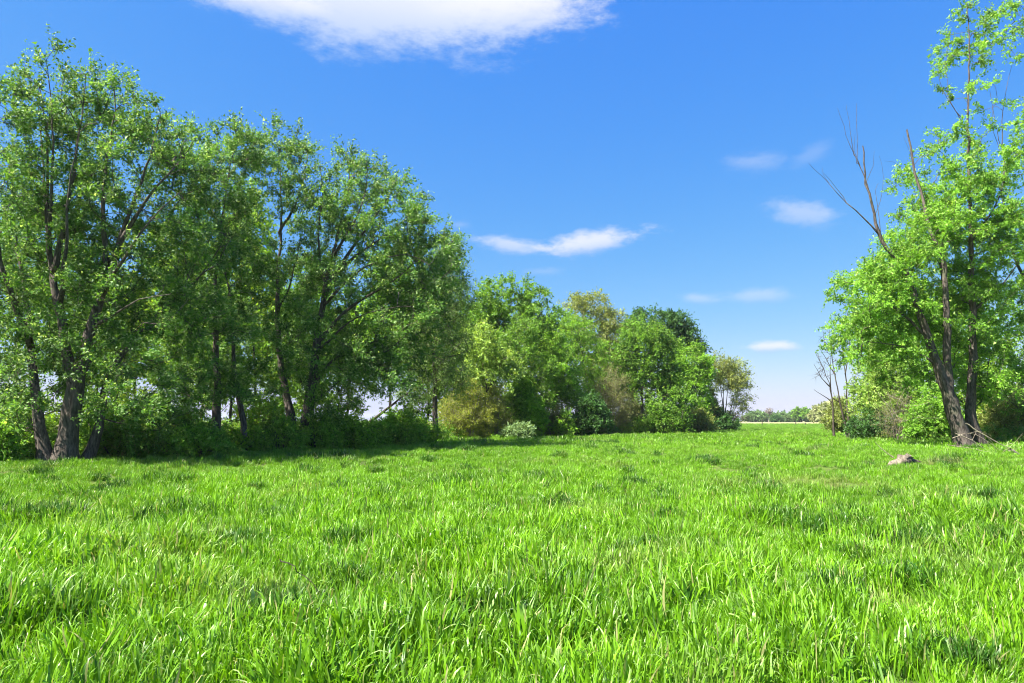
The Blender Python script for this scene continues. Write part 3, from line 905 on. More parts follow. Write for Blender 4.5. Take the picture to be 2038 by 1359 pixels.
# ---------------------------------------------------------------- right side
LR = dict(twigs=6, leaves=14, spray=0.62, size=0.115, droop=0.4)
plant('maple_tree', 'tall bright maple on the right with leaning trunks and dead leaders', 'tree', 29.0, [
    st([(1922, None), (1908, 850), (1893, 800), (1868, 730), (1846, 670), (1826, 610), (1812, 560), (1790, 520), (1765, 495), (1748, 460), (1735, 405), (1722, 345), (1717, 290)], 0.43, 0.022, jit=0.03),
    st([(1958, None, 0.6), (1952, 840, 0.6), (1953, 770, 0.6), (1955, 690, 0.6), (1950, 590, 0.5), (1945, 480, 0.4), (1938, 370, 0.3), (1932, 260, 0.2), (1932, 150, 0.1), (1928, 60, 0), (1925, 5, 0)], 0.30, 0.015),
    st([(1938, None, 1.0), (1930, 820, 1.0), (1922, 740, 1.0), (1908, 640, 1.0), (1898, 540, 0.8), (1888, 450, 0.8), (1880, 350, 0.8)], 0.22),
    st([(1893, 800), (1886, 740), (1876, 680, -0.3), (1868, 600, -0.5), (1862, 520, -0.5), (1842, 460, -0.3), (1832, 400, -0.2), (1818, 330, 0), (1805, 258, 0)], 0.22, 0.035),
    st([(1735, 405), (1718, 345), (1692, 290), (1680, 250), (1667, 215)], 0.035, 0.006), st([(1700, 310), (1692, 260), (1684, 208)], 0.02, 0.005), st([(1705, 325), (1706, 270), (1704, 205)], 0.018, 0.005),
    st([(1748, 465), (1715, 430), (1685, 404), (1650, 365), (1610, 325)], 0.05, 0.006), st([(1685, 404), (1665, 375), (1640, 345)], 0.016, 0.005), st([(1755, 480), (1748, 420), (1742, 380), (1748, 365)], 0.025, 0.005),
    st([(1932, 260, 0.2), (1905, 225), (1885, 195), (1870, 160), (1866, 140)], 0.03, 0.006), st([(1915, 235), (1890, 200), (1882, 125)], 0.018, 0.005),
    st([(1945, 480, 0.4), (1985, 400), (2000, 330), (1985, 260), (1970, 180)], 0.06, 0.008), st([(1994, 290), (1996, 220), (2015, 125)], 0.025, 0.005),
    st([(1838, 430), (1800, 335), (1760, 320)], 0.015, 0.004),
    st([(1740, 430), (1752, 400), (1758, 350), (1750, 310)], 0.016, 0.004), st([(1725, 360), (1738, 330), (1740, 300)], 0.014, 0.004), st([(1712, 330), (1700, 300), (1702, 265)], 0.012, 0.004),
    st([(1815, 320), (1806, 290), (1798, 270)], 0.012, 0.004), st([(1650, 365), (1640, 350), (1637, 335)], 0.010, 0.004), st([(1990, 300), (1975, 240), (1978, 200)], 0.014, 0.004),
    st([(1846, 670), (1790, 620), (1730, 580), (1680, 560)], 0.09), st([(1950, 620, 0.5), (2000, 560), (2040, 500)], 0.1),
    st([(1870, 730), (1800, 690), (1720, 680)], 0.07),
], [(1927, 35, 20, 38, 0, .5), (1900, 92, 33, 14, 0, .5), (1940, 105, 28, 32, 0, .5), (1960, 55, 30, 12, 0, .5), (1935, 185, 22, 42, 0, .55), (1945, 265, 30, 38, 0, .6), (1985, 205, 16, 14, 0, .5), (1870, 285, 30, 22, 0, .6), (1840, 330, 20, 20, 0, .6), (1930, 340, 56, 46, 0, .8), (1990, 350, 28, 46, 0, .7),
    (1870, 400, 55, 45), (1950, 430, 80, 60, 0.6), (2010, 470, 40, 70), (1850, 470, 65, 50), (1790, 525, 55, 40), (1755, 560, 45, 34), (1705, 560, 20, 24), (1870, 570, 100, 60, 1.2, 0.8), (1775, 610, 90, 50, 0.5, 0.75), (1735, 635, 48, 40), (1970, 560, 80, 80, 1.2),
    (1880, 650, 100, 50, 1.6, 0.7), (1760, 690, 75, 42, 0.5, 0.7), (2000, 680, 60, 50, 1.2, 0.8), (1970, 740, 60, 35, 1.2, 0.6), (1840, 740, 40, 25, 1, 0.5), (2010, 770, 45, 40, 0.5)],
    640, dict(LR, leaves=25, size=0.092, twigs=7), MAPLE_LIT, seed=91, spread=1.1, back=0.4)
plant('maple_tree', 'maple cut off by the right edge reaching a branch in at top', 'tree', 31.0, [
    st([(2140, None), (2120, 800), (2085, 680), (2045, 570), (2015, 500), (2000, 430), (1990, 350)], 0.33, 0.02), st([(2085, 680), (2100, 500), (2090, 320), (2070, 150), (2040, 40), (2000, 60)], 0.2, 0.012)],
    [(2020, 20, 34, 22), (2000, 65, 24, 12), (2060, 60, 40, 40), (2070, 600, 60, 90), (2060, 450, 50, 70), (2060, 760, 60, 60), (2090, 300, 60, 120)], 190, LR, MAPLE_LIT, seed=92, spread=0.8)
plant('young_tree', 'light green young tree filling the space behind the leaning trunk', 'tree', 43.0, [st([(1800, None), (1802, 760), (1810, 660)], 0.13), st([(1802, 780), (1770, 720), (1760, 690)], 0.06)],
      [(1810, 660, 60, 60), (1760, 700, 55, 50), (1850, 720, 60, 55), (1800, 770, 80, 45)], 190, dict(LB, size=0.14, spray=0.7), FRESH, seed=93, spread=1.0, bark=BARK_DARK)
plant('young_tree', 'yellow green young tree behind the upright right trunk', 'tree', 44.0, [st([(1975, None), (1975, 760), (1980, 640)], 0.13)],
      [(1980, 640, 60, 70), (1950, 730, 60, 60), (2020, 740, 50, 60), (1900, 690, 50, 50)], 190, dict(LB, size=0.14, spray=0.7), FRESH, seed=94, spread=1.0, bark=BARK_DARK)
G_RS = 'shrubs at the right tree line'
LSR = dict(LS, size=0.11, spray=0.55)
shrub('pale sunlit leafy shrub left of the leaning trunk', 42.0, 1745, 46, 672, PALE, 150, dict(LSR, leaves=12), 101, group=G_RS)
shrub('fresh green tall shrub behind the pale sunlit shrub', 45.0, 1765, 62, 655, FRESH, 230, LSR, 102, group=G_RS)
shrub('green leafy shrub at the left foot of the leaning trunk', 37.0, 1858, 50, 770, MAPLE_LIT, 160, LSR, 103, group=G_RS)
shrub('grey brown dead brush between the pale and green shrubs', 38.5, 1790, 46, 765, RUST, 60, dict(LG, leaves=5), 104, group=G_RS, bark=BARK_DEAD, nst=16)
shrub('olive shrub at the right edge behind the trunks', 35.0, 2010, 60, 770, OLIVE, 170, dict(LSR, leaves=12), 105, group=G_RS)
shrub('yellow green thicket behind the trunks at far right', 41.0, 1960, 80, 730, BACKLIT, 170, LSR, 106, group=G_RS)
shrub('dark low scrub in shade left of the dead brush', 41.0, 1740, 55, 815, DARK, 100, LSR, 107, group=G_RS)
shrub('dim low scrub behind the leaning trunk', 39.0, 1880, 60, 815, SHADEWEED, 100, LSR, 108, group=G_RS)
shrub('olive low scrub behind the bare saplings', 60.0, 1672, 34, 790, OLIVE, 110, dict(LSR, size=0.13), 109, group=G_RS)
G_SAP = 'bare saplings at the right tree line'
for i, (lab, pts, tw) in enumerate([
    ('leftmost bare sapling with forked twigs leaning left', [[(1661, None), (1658, 820), (1653, 775), (1640, 735), (1622, 700)], [(1654, 780), (1652, 740), (1656, 690)], [(1650, 768), (1635, 752), (1620, 725)], [(1655, 800), (1635, 785), (1620, 775)]], (1640, 735, 16, 40)),
    ('tallest bare sapling in the middle of three', [[(1688, None), (1675, 815), (1664, 760), (1656, 710), (1650, 650)], [(1662, 745), (1645, 715), (1628, 688)], [(1672, 800), (1655, 790), (1650, 770)]], (1650, 690, 14, 40)),
    ('straight bare sapling rightmost of three', [[(1691, None), (1686, 800), (1682, 740), (1676, 680), (1674, 630)], [(1682, 745), (1690, 700), (1692, 660)]], (1680, 670, 12, 40))]):
    plant('bare_sapling', lab, 'sapling', 45.0, [st(p, 0.105 if k == 0 else 0.045, 0.010) for k, p in enumerate(pts)], [tw], 16, None, None, bark=BARK_DARK, seed=120 + i, bare=4, group=G_SAP, tip=0.011, twig_r=0.010)

# ---------------------------------------------------------------- far trees across the field
LF = dict(twigs=5, leaves=12, spray=1.6, size=0.75, droop=0.2)
FAR = [(1498, 395, 22, 820, FARLEAF, 'far hazy tree beside the willow across the field'), (1555, 400, 22, 822, FARLEAF, 'far rounded green tree right of the bare crowned one'),
       (1575, 390, 14, 826, FARLEAF, 'far small tree left of the leafy far pair'), (1597, 385, 20, 812, DEEP, 'far darker leafy tree left of the pale wood'),
       (1583, 388, 10, 818, FARLEAF, 'far slim tree against the darker leafy one'), (1636, 300, 26, 805, FARTAN, 'far tan tree at the end of the right line'), (1655, 220, 26, 800, FARTAN, 'tan tree nearer on the right line'),
       (1512, 410, 20, 818, FARLEAF, 'far tree directly left of the bare crowned one'), (1540, 415, 24, 824, FARLEAF, 'far low tree behind the bare crowned one'), (1625, 395, 18, 815, FARLEAF, 'far tree between the darker leafy tree and tan trees'),
       (1545, 380, 10, 830, DARK, 'far low dark bush below the rounded tree'), (1616, 392, 12, 826, FARLEAF, 'far pale bush right of the darker leafy tree')]
for i, (px, D, half, top, mt, lab) in enumerate(FAR):
    g = HOR + F * (EYE - 0.38) / D
    H = g - top
    plant('far_tree', lab, 'tree', float(D), [st([(px, None), (px, g - H * 0.35), (px + 1, g - H * 0.7)], 0.35, 0.06)],
          [(px, top + H * 0.38, half * 0.85, H * 0.36), (px - half * 0.4, top + H * 0.55, half * 0.55, H * 0.3), (px + half * 0.45, top + H * 0.6, half * 0.5, H * 0.3)], 60, LF, mt, seed=140 + i, group='far trees across the field', step=1.5, tip=0.06, twig_r=0.05, bark=BARK_DARK)
plant('far_tree', 'far bare crowned round tree with reddish twigs', 'tree', 400.0, [st([(1531, None), (1531, 830), (1531, 820)], 0.4, 0.06)],
      [(1531, 818, 9, 7)], 90, None, None, seed=160, bare=7, step=1.5, tip=0.10, twig_r=0.08, bark=BARK_DEAD, group='far trees across the field')


# ---------------------------------------------------------------- small things
def post(label, px, D, h, rr):
    b = at(px, 850, D)
    z = float(G(b[0], D))
    o = np.array([b[0], D, z])
    rp = np.random.default_rng(int(px))
    zs = np.array([-0.2, 0.0, h * 0.5, h * 0.93, h])
    P = np.stack([rp.normal(0, 0.01, 5) + np.array([0, 0, 0.02, 0.05, 0.05]), rp.normal(0, 0.01, 5), zs], 1)
    V, Q = tubes([(P, np.array([rr * 1.05, rr, rr, rr * 0.95, rr * 0.55]))], None, None)
    k = len(V) // 5
    ob = mesh_np('fence_post', V, [Q, np.arange(len(V) - k, len(V))[None, :]], BARK_DARK)
    ob.location = o
    tag(ob, label, 'post', 'weathered posts at the far end of the meadow')


post('tall weathered post at the far end of the meadow', 1517, 150.0, 1.35, 0.09)
post('short weathered post left of the shortest one', 1584, 165.0, 0.75, 0.11)
post('shortest weathered post nearest the right trees', 1603, 168.0, 0.6, 0.12)


def stump():
    D = 18.6
    b = at(1792, 900, D)
    z = float(G(b[0], D)) - 0.17
    r = np.random.default_rng(5)
    n, rings = 14, 8
    # a broken log end lying in the grass, rising to the right
    ax = np.stack([np.linspace(-0.40, 0.20, rings), np.zeros(rings), np.linspace(0.10, 0.40, rings)], 1)
    rad = np.array([0.08, 0.10, 0.12, 0.13, 0.14, 0.15, 0.15, 0.11])
    th = np.arange(n) * 2 * math.pi / n
    V = []
    for i in range(rings):
        rr = rad[i] * (1 + 0.18 * np.sin(5 * th + i * 0.2) + 0.20 * r.standard_normal(n))
        sh = 0.12 * r.standard_normal(n) if i == rings - 1 else 0.02 * r.standard_normal(n)
        V.append(np.stack([ax[i, 0] + sh - 0.35 * rr * np.sin(th), ax[i, 1] + rr * np.cos(th), ax[i, 2] + rr * np.sin(th) * 0.92], 1))
    V = np.concatenate(V)
    Q = []
    for i in range(rings - 1):
        a = i * n + np.arange(n)
        c = i * n + (np.arange(n) + 1) % n
        Q.append(np.stack([a, c, c + n, a + n], 1))
    V = np.concatenate([V, [[0.24, 0, 0.44]]])
    cap = np.stack([(rings - 1) * n + np.arange(n), (rings - 1) * n + (np.arange(n) + 1) % n, np.full(n, len(V) - 1)], 1)
    top = empty('broken_log', (b[0], D, z))
    tag(top, 'pale weathered broken log end poking from the grass', 'log')
    m = bark_mat('bleached_wood', (0.07, 0.058, 0.045), (0.22, 0.185, 0.145), 4)
    mesh_np('log', V[:-1], np.concatenate(Q), m, top)
    mesh_np('broken_end', np.concatenate([V[(rings - 1) * n:rings * n], V[-1:]]), np.stack([np.arange(n), (np.arange(n) + 1) % n, np.full(n, n)], 1), bark_mat('rotten_wood', (0.10, 0.07, 0.05), (0.30, 0.22, 0.16), 6), top)
    # a splinter standing off the log, towards the left
    P = resample([(-0.15, 0.05, 0.42), (-0.4, 0.1, 0.62), (-0.62, 0.1, 0.85)], 0.1, 0.004, r)
    Vt, Qt = tubes([(P, np.linspace(0.018, 0.006, len(P)))], None, None)
    mesh_np('twig', Vt, Qt, STRAW, top, smooth=True)


stump()

TW = np.random.default_rng(77)


def branch(name, label, D, lines, mat, group=None, cat='branch', base=0.03):
    """lines: pixel polylines; the first is the main stick, the others its side twigs"""
    p0 = at(lines[0][0][0], lines[0][0][1], D)
    org = np.array([p0[0], D, float(G(p0[0], D))])
    top = empty(name, org)
    tag(top, label, cat, group)
    for i, ln in enumerate(lines):
        P = resample([at(q[0], q[1], D) + np.array([0, q[2] if len(q) > 2 else 0, 0]) for q in ln], 0.2, 0.012, TW)
        b = base if i == 0 else base * 0.5
        V, Q = tubes([(P, np.linspace(b, b * 0.35, len(P)))], None, None)
        mesh_np('stick' if i == 0 else 'twig', V, Q, mat, top, smooth=True, origin=org)


G_DW = 'fallen branches by the right trunks'
branch('fallen_branch', 'longest pale fallen branch slanting down right from the leaning trunk', 26.0, [[(1922, 842), (1960, 866), (2000, 888), (2045, 915), (2090, 935)], [(1960, 866), (1975, 880), (1985, 900)], [(2000, 888), (2015, 882), (2035, 896)], [(2020, 900), (2012, 915), (2010, 925)]], STRAW, G_DW, base=0.026)
branch('fallen_branch', 'pale fallen branch crossing low in front of the leaning trunk', 25.5, [[(1902, 863), (1935, 876), (1962, 895), (1990, 905), (2040, 920)], [(1935, 876), (1942, 862), (1942, 850)], [(1940, 880), (1958, 915)]], STRAW, G_DW, base=0.018)
branch('fallen_branch', 'thin pale fallen branch lowest in front of the trunks', 24.5, [[(1885, 885), (1920, 890), (1960, 898), (2010, 908)], [(1925, 890), (1952, 918)]], STRAW, G_DW, base=0.014)
branch('fallen_branch', 'thick brown rotten branch lying at the right edge', 24.0, [[(2010, 895), (2028, 905), (2060, 925)], [(2020, 900), (2015, 920), (2012, 935)]], BARK_DEAD, G_DW, base=0.07)
branch('fallen_branch', 'bare pale branch hanging across the dead brush', 36.0, [[(1765, 785), (1790, 795), (1812, 808), (1850, 800)], [(1790, 795), (1800, 775), (1810, 765)], [(1812, 808), (1840, 832), (1880, 832)]], STRAW, G_DW, base=0.018)
branch('fallen_branch', 'bare pale branch lying level left of the leaning trunk', 34.0, [[(1772, 833), (1800, 838), (1830, 830), (1878, 832)], [(1800, 838), (1815, 850)], [(1815, 835), (1822, 812)]], STRAW, G_DW, base=0.018)
branch('fallen_branch', 'thin grey branch arching over the base of the right trunks', 25.0, [[(1895, 872), (1930, 862), (1965, 878), (2000, 905), (2020, 930)], [(1930, 862), (1950, 858), (1975, 868)], [(1965, 878), (1972, 900)], [(1985, 893), (2010, 898), (2030, 890)]], STRAW, G_DW, base=0.013)
branch('fallen_branch', 'forked pale branch at the right edge beside the rotten one', 23.5, [[(1975, 905), (2005, 912), (2035, 930)], [(1990, 908), (2000, 896), (2020, 880), (2036, 862)], [(2010, 915), (2008, 940)]], STRAW, G_DW, base=0.016)
branch('fallen_branch', 'dark fallen limb propped in the shrubs right of forked maple', 33.0, [[(736, 838), (762, 820), (792, 796), (815, 780)], [(762, 820), (775, 822), (800, 815)]], BARK_DARK, None, base=0.08)
branch('twig_in_grass', 'dark bent twig sticking out of the near grass', 5.0, [[(556, 1113), (572, 1120), (590, 1138), (622, 1160), (640, 1185)]], BARK_DARK, None, base=0.006)


# ---------------------------------------------------------------- grass
def hit(px, py, h):
    """where the ray of a pixel meets the height h above the ground"""
    d = ray(px, py)
    t = 1.0
    for _ in range(60):
        p = np.array([0, 0, EYE]) + d * t
        e = p[2] - (float(G(p[0], p[1])) + h)
        t += e / max(-d[2], 0.01)
    return p[:2]


def grass_mat():
    m, n, out = new_mat('grass_blade')
    a = n.new('ShaderNodeAttribute', attribute_name='gc')
    s = n.new('ShaderNodeSeparateColor')
    n.put(s.inputs[0], a.outputs['Color'])
    ti = n.new('ShaderNodeAttribute', attribute_name='tone', attribute_type='INSTANCER')
    tone = ti.outputs['Fac']
    f = n.m('ADD', n.m('MULTIPLY', s.outputs[0], 0.6), n.m('MULTIPLY', tone, 0.5), clamp=True)
    c = n.mix(f, (0.017, 0.080, 0.005), (0.215, 0.450, 0.012))
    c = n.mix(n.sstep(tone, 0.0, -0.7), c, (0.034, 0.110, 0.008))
    c = n.mix(n.sstep(s.outputs[2], 0.93, 0.97), c, (0.32, 0.31, 0.13))
    c = n.mix(n.m('MULTIPLY', n.sstep(s.outputs[1], 0.35, 0.0), 0.55), c, (0.13, 0.19, 0.05))
    # some blades get a pale sun glint painted in towards the bent tip
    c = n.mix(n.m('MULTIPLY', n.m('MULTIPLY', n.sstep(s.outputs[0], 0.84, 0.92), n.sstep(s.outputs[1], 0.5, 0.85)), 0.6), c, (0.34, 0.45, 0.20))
    dr = n.new('ShaderNodeAttribute', attribute_name='dry', attribute_type='INSTANCER')
    c = n.mix(n.m('MULTIPLY', dr.outputs['Fac'], n.sstep(s.outputs[2], 0.15, 0.5)), c, (0.40, 0.34, 0.17))
    p = principled(n, c, 0.40, 0.34)
    tr = n.new('ShaderNodeBsdfTranslucent')
    n.put(tr.inputs[0], n.mix(1.0, c, (1.4, 1.35, 0.6), 'MULTIPLY'))
    mx = n.new('ShaderNodeMixShader')
    mx.inputs[0].default_value = 0.32
    m.node_tree.links.new(p.outputs[0], mx.inputs[1])
    m.node_tree.links.new(tr.outputs[0], mx.inputs[2])
    m.node_tree.links.new(mx.outputs[0], out.inputs[0])
    return m


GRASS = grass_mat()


def tuft(name, nb, rad, hmin, hmax, wid, segs, seed, col, bend=1.0, hook=0.0):
    r = np.random.default_rng(seed)
    V, Q, A, off = [], [], [], 0
    for b in range(nb):
        ang = r.uniform(0, 2 * math.pi)
        rr = rad * math.sqrt(r.random())
        base = np.array([rr * math.cos(ang), rr * math.sin(ang), -0.03])
        h = r.uniform(hmin, hmax)
        az_ = ang + r.normal(0, 1.2)
        lean = abs(r.normal(0.12, 0.14))
        curl = (0.25 + r.random() ** 2 * 2.1) * bend
        start = r.uniform(0.15, 0.6)
        if r.random() < hook:          # the tip bent right over
            start = r.uniform(0.5, 0.78)
            curl = r.uniform(1.7, 3.0)
        wd = wid * r.uniform(0.6, 1.35)
        tw = r.normal(0, 0.5)
        hd = np.array([math.cos(az_), math.sin(az_), 0])
        p = base.copy()
        th = lean
        pts, sds = [], []
        sd0 = np.array([-math.sin(az_ + tw), math.cos(az_ + tw), 0])
        for k in range(segs + 1):
            t = k / segs
            pts.append(p.copy())
            prof = min(1.0, 0.55 + 1.8 * t) * (1 - max(0, (t - 0.55) / 0.45) ** 1.6)
            sds.append(sd0 * wd * 0.5 * max(prof, 0.03))
            th = lean + curl * max(0, (t - start) / (1 - start)) ** 1.3
            p = p + (hd * math.sin(th) + np.array([0, 0, math.cos(th)])) * h / segs
        pts, sds = np.array(pts), np.array(sds)
        V.append(np.stack([pts - sds, pts + sds], 1).reshape(-1, 3))
        i = np.arange(segs) * 2 + off
        Q.append(np.stack([i, i + 1, i + 3, i + 2], 1))
        c = np.empty((segs + 1, 2, 4))
        c[..., 0] = r.random()
        c[..., 1] = (np.arange(segs + 1) / segs)[:, None]
        c[..., 2] = r.random()
        c[..., 3] = 1
        A.append(c.reshape(-1, 4))
        off += (segs + 1) * 2
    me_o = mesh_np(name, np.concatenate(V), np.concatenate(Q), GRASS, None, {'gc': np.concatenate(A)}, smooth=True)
    COL.objects.unlink(me_o)
    col.objects.link(me_o)
    return me_o


tcol = bpy.data.collections.new('grass_tufts')
for i in range(8):
    tuft('tuft_%02d' % i, 110, 0.18, 0.11, 0.34, 0.0118, 8, 300 + i, tcol, 1.2, 0.45)
for i in range(6):
    tuft('tuft_%02d' % (8 + i), 170, 0.33, 0.10, 0.30, 0.0120, 7, 320 + i, tcol, 1.2, 0.4)
for i in range(6):
    tuft('tuft_%02d' % (14 + i), 190, 0.80, 0.12, 0.28, 0.026, 4, 340 + i, tcol, 1.3, 0.3)
for i in range(4):   # broad-leaved weeds among the grass
    tuft('tuft_%02d' % (20 + i), 60, 0.20, 0.10, 0.28, 0.028, 5, 360 + i, tcol, 1.5)

HOLES = [(850, 1150, 0.42, 1.0), (985, 1152, 0.42, 1.0), (480, 1150, 0.32, 0.9), (440, 1060, 0.3, 0.5), (1640, 955, 1.2, 0.6), (1600, 945, 0.9, 0.6), (1880, 915, 0.8, 0.6), (1780, 1180, 0.3, 0.5)]
TUSS = [(670, 955, 0.9), (235, 952, 1.0), (365, 965, 0.7), (1265, 948, 0.6), (985, 1003, 0.6), (1125, 990, 0.6), (930, 950, 0.6), (410, 1060, 0.5), (880, 952, 0.8), (1600, 892, 1.0), (1560, 1010, 0.8), (1660, 1020, 0.7), (1180, 885, 1.2), (330, 1000, 0.6),
        (900, 1050, 0.6), (100, 1010, 0.7), (740, 1050, 0.5), (1470, 950, 0.7), (1060, 935, 0.8), (620, 925, 0.9), (1880, 905, 1.0), (1500, 925, 0.8), (560, 1010, 0.5), (1330, 1000, 0.5), (1820, 1060, 0.5), (1400, 905, 0.9)]


def scatter_grass():
    r = np.random.default_rng(9)
    X, Y, IDX, SC, HS = [], [], [], [], []

    def ring(r0, r1, dens, lo, hi, half_ang=0.80):
        area = half_ang * (r1 * r1 - r0 * r0)
        n = int(area * dens)
        rr = np.sqrt(r.random(n) * (r1 * r1 - r0 * r0) + r0 * r0)
        an = r.uniform(-half_ang, half_ang, n)
        x, y = rr * np.sin(an), rr * np.cos(an)
        ok = (x > left_edge(y) - 0.6 - 0.9 * r.random(n)) & (x < right_edge(y) + 1.0 * r.random(n))
        x, y = x[ok], y[ok]
        X.append(x)
        Y.append(y)
        IDX.append(r.integers(lo, hi, len(x)))
        SC.append(np.ones(len(x)))
    ring(1.2, 9, 33, 0, 8)
    ring(9, 18, 26, 0, 14)
    ring(18, 36, 14, 8, 14, 0.74)
    ring(30, 80, 4.0, 14, 20, 0.72)
    ring(80, 240, 0.8, 14, 20, 0.70)
    # tussocks: denser knots of tall dark grass
    tp = [(tuple(hit(px, py, 0.25)), rad * 0.7) for (px, py, rad) in TUSS]
    for _ in range(230):
        d = 5 + 45 * r.random() ** 1.3
        a = r.uniform(-0.7, 0.7)
        q = (d * math.sin(a), d * math.cos(a))
        if left_edge(q[1]) + 0.5 < q[0] < right_edge(q[1]) - 0.5:
            tp.append((q, r.uniform(0.15, 0.38)))
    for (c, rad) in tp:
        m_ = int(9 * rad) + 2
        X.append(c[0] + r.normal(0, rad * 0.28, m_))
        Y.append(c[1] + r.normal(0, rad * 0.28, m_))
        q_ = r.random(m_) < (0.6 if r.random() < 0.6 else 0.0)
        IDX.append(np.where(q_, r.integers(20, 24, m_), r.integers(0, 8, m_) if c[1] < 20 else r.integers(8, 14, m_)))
    x, y, idx = np.concatenate(X), np.concatenate(Y), np.concatenate(IDX)
    n = len(x)
    big = vnoise(x, y, 2.6, 1) * 0.6 + vnoise(x, y, 0.9, 2) * 0.4
    sm = vnoise(x, y, 0.45, 3)
    cl = vnoise(x, y, 0.75, 31)
    sc = 0.45 + 0.7 * big + 1.1 * np.clip(cl - 0.5, 0, 1) + 0.8 * (sm - 0.5) + r.normal(0, 0.18, n)
    tone = 0.22 - 0.6 * np.clip(vnoise(x, y, 0.5, 33) - 0.6, 0, 1) + 0.75 * vnoise(x, y, 3.7, 4) * 0.6 + 0.55 * vnoise(x, y, 0.7, 5) - 0.15 + r.normal(0, 0.10, n)
    dry = np.clip((vnoise(x, y, 1.7, 6) - 0.78) * 1.5, 0, 0.2)
    keep = np.ones(n, dtype=bool)
    for (px, py, rad, amt) in HOLES:
        c = hit(px, py, 0.15)
        d = np.hypot(x - c[0], (y - c[1]))
        w_ = np.clip(1.3 - d / rad, 0, 1) * amt
        keep &= ~((r.random(n) < w_ * 0.97))
        sc *= 1 - 0.5 * w_
        dry = np.maximum(dry, w_ * 0.9)
    knot = np.zeros(n)
    for (c, rad) in tp:
        d = np.hypot(x - c[0], y - c[1]) / (rad * 0.55)
        w_ = np.exp(-d * d)
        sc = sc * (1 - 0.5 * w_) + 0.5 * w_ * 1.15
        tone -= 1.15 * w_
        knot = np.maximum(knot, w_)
    far = np.hypot(x, y)
    sc = np.where(far > 60, np.clip(sc, 0.7, 1.15), np.clip(sc, 0.45, 1.9))
    sc = sc * (1 - 0.45 * smooth01((far - 9) / 12) * (1 - 0.8 * knot))      # shorter away from the near stand
    z = G(x, y)
    P = np.stack([x, y, z], 1)[keep]
    n2 = len(P)
    lay = (vnoise(x, y, 1.1, 12) - 0.5)[keep] * 0.9
    rot = np.stack([r.normal(0, 0.16, n2) + lay, r.normal(0, 0.16, n2) + (vnoise(x, y, 1.3, 13) - 0.5)[keep] * 0.9, r.uniform(0, 6.283, n2)], 1)
    me = bpy.data.meshes.new('grass')
    me.vertices.add(n2)
    me.vertices.foreach_set('co', P.astype(np.float32).ravel())
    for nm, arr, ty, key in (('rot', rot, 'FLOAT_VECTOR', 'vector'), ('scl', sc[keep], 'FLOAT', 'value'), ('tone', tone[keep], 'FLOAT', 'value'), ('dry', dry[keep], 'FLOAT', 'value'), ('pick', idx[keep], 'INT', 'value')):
        a = me.attributes.new(nm, ty, 'POINT')
        a.data.foreach_set(key, np.asarray(arr, dtype=np.int32 if ty == 'INT' else np.float32).ravel())
    o = bpy.data.objects.new('grass', me)
    COL.objects.link(o)
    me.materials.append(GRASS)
    tag(o, 'tall bright green meadow grass covering the ground', 'grass', kind='stuff')
    ng = bpy.data.node_groups.new('scatter', 'GeometryNodeTree')
    ng.interface.new_socket('Geometry', in_out='INPUT', socket_type='NodeSocketGeometry')
    ng.interface.new_socket('Geometry', in_out='OUTPUT', socket_type='NodeSocketGeometry')
    gi, go = ng.nodes.new('NodeGroupInput'), ng.nodes.new('NodeGroupOutput')
    ci = ng.nodes.new('GeometryNodeCollectionInfo')
    ci.inputs[0].default_value = tcol
    ci.inputs['Separate Children'].default_value = True
    ci.inputs['Reset Children'].default_value = True
    ip = ng.nodes.new('GeometryNodeInstanceOnPoints')
    ip.inputs['Pick Instance'].default_value = True

    def named(nm, ty):
        q = ng.nodes.new('GeometryNodeInputNamedAttribute')
        q.data_type = ty
        q.inputs[0].default_value = nm
        return q.outputs[0]
    Lk = ng.links.new
    Lk(gi.outputs[0], ip.inputs['Points'])
    Lk(ci.outputs[0], ip.inputs['Instance'])
    Lk(named('pick', 'INT'), ip.inputs['Instance Index'])
    Lk(named('rot', 'FLOAT_VECTOR'), ip.inputs['Rotation'])
    Lk(named('scl', 'FLOAT'), ip.inputs['Scale'])
    Lk(ip.outputs[0], go.inputs[0])
    md = o.modifiers.new('scatter', 'NODES')
    md.node_group = ng
    print('grass tufts', n2)


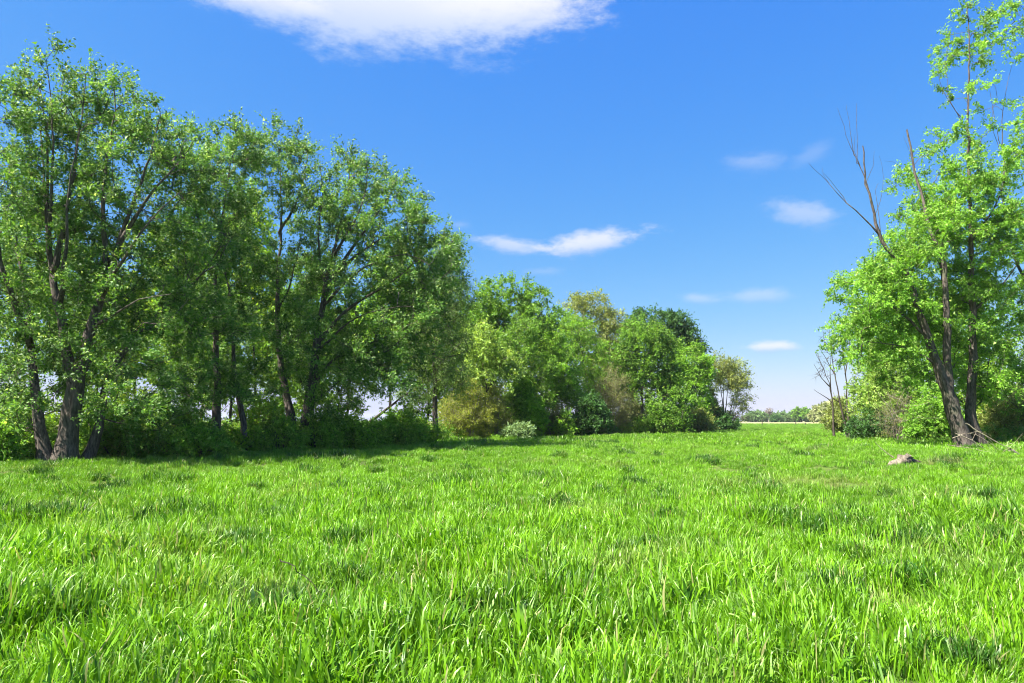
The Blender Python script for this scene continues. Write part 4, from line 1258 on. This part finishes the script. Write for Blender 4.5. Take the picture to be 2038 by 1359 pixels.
scatter_grass()


def undergrowth():
    """weeds and ground cover on the floor of both tree lines: nobody could count them"""
    r = np.random.default_rng(44)
    n = 6500
    y = 14 + 66 * r.random(n) ** 1.3
    off = r.random(n) ** 1.4 * 9
    x = left_edge(y) - 0.3 - off + 1.6 * (vnoise(y, y * 0.0, 2.3, 61) - 0.35)
    n2 = 1400
    y2 = 28 + 34 * r.random(n2)
    x2 = right_edge(y2) + 0.9 + r.random(n2) * 9 - 1.4 * vnoise(y2, y2 * 0.0, 2.3, 62)
    x, y = np.concatenate([x, x2]), np.concatenate([y, y2])
    z = G(x, y) + 0.05 + 0.75 * r.random(len(x)) * np.clip(vnoise(x, y, 1.8, 8) * 1.8, 0.2, 1.6)
    C = np.stack([x, y, z], 1)
    D_ = np.tile(np.array([[0, 0, 1.0]]), (len(x), 1))
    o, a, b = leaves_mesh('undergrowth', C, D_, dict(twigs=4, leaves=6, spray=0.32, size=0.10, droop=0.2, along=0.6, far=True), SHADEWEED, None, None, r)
    tag(o, 'dark leafy weeds covering the floor below the trees', 'undergrowth', kind='stuff')


undergrowth()

print('leaves', TOTAL[0])


# ---------------------------------------------------------------- the air
def haze():
    x, y0, y1, z0, z1 = 3200, -3200, 3200, -1.2, 27
    V = [(-x, y0, z0), (x, y0, z0), (x, y1, z0), (-x, y1, z0), (-x, y0, z1), (x, y0, z1), (x, y1, z1), (-x, y1, z1)]
    Fq = [(0, 3, 2, 1), (4, 5, 6, 7), (0, 1, 5, 4), (1, 2, 6, 5), (2, 3, 7, 6), (3, 0, 4, 7)]
    m, n, out = new_mat('haze_air')
    v = n.new('ShaderNodeVolumePrincipled')
    v.inputs['Color'].default_value = (0.92, 0.95, 1.0, 1)
    v.inputs['Density'].default_value = 0.00014
    v.inputs['Anisotropy'].default_value = 0.2
    m.node_tree.links.new(v.outputs[0], out.inputs['Volume'])
    o = mesh_np('haze', V, np.array(Fq), m)
    tag(o, 'thin pale haze in the air over the meadow', 'haze', kind='stuff')


haze()
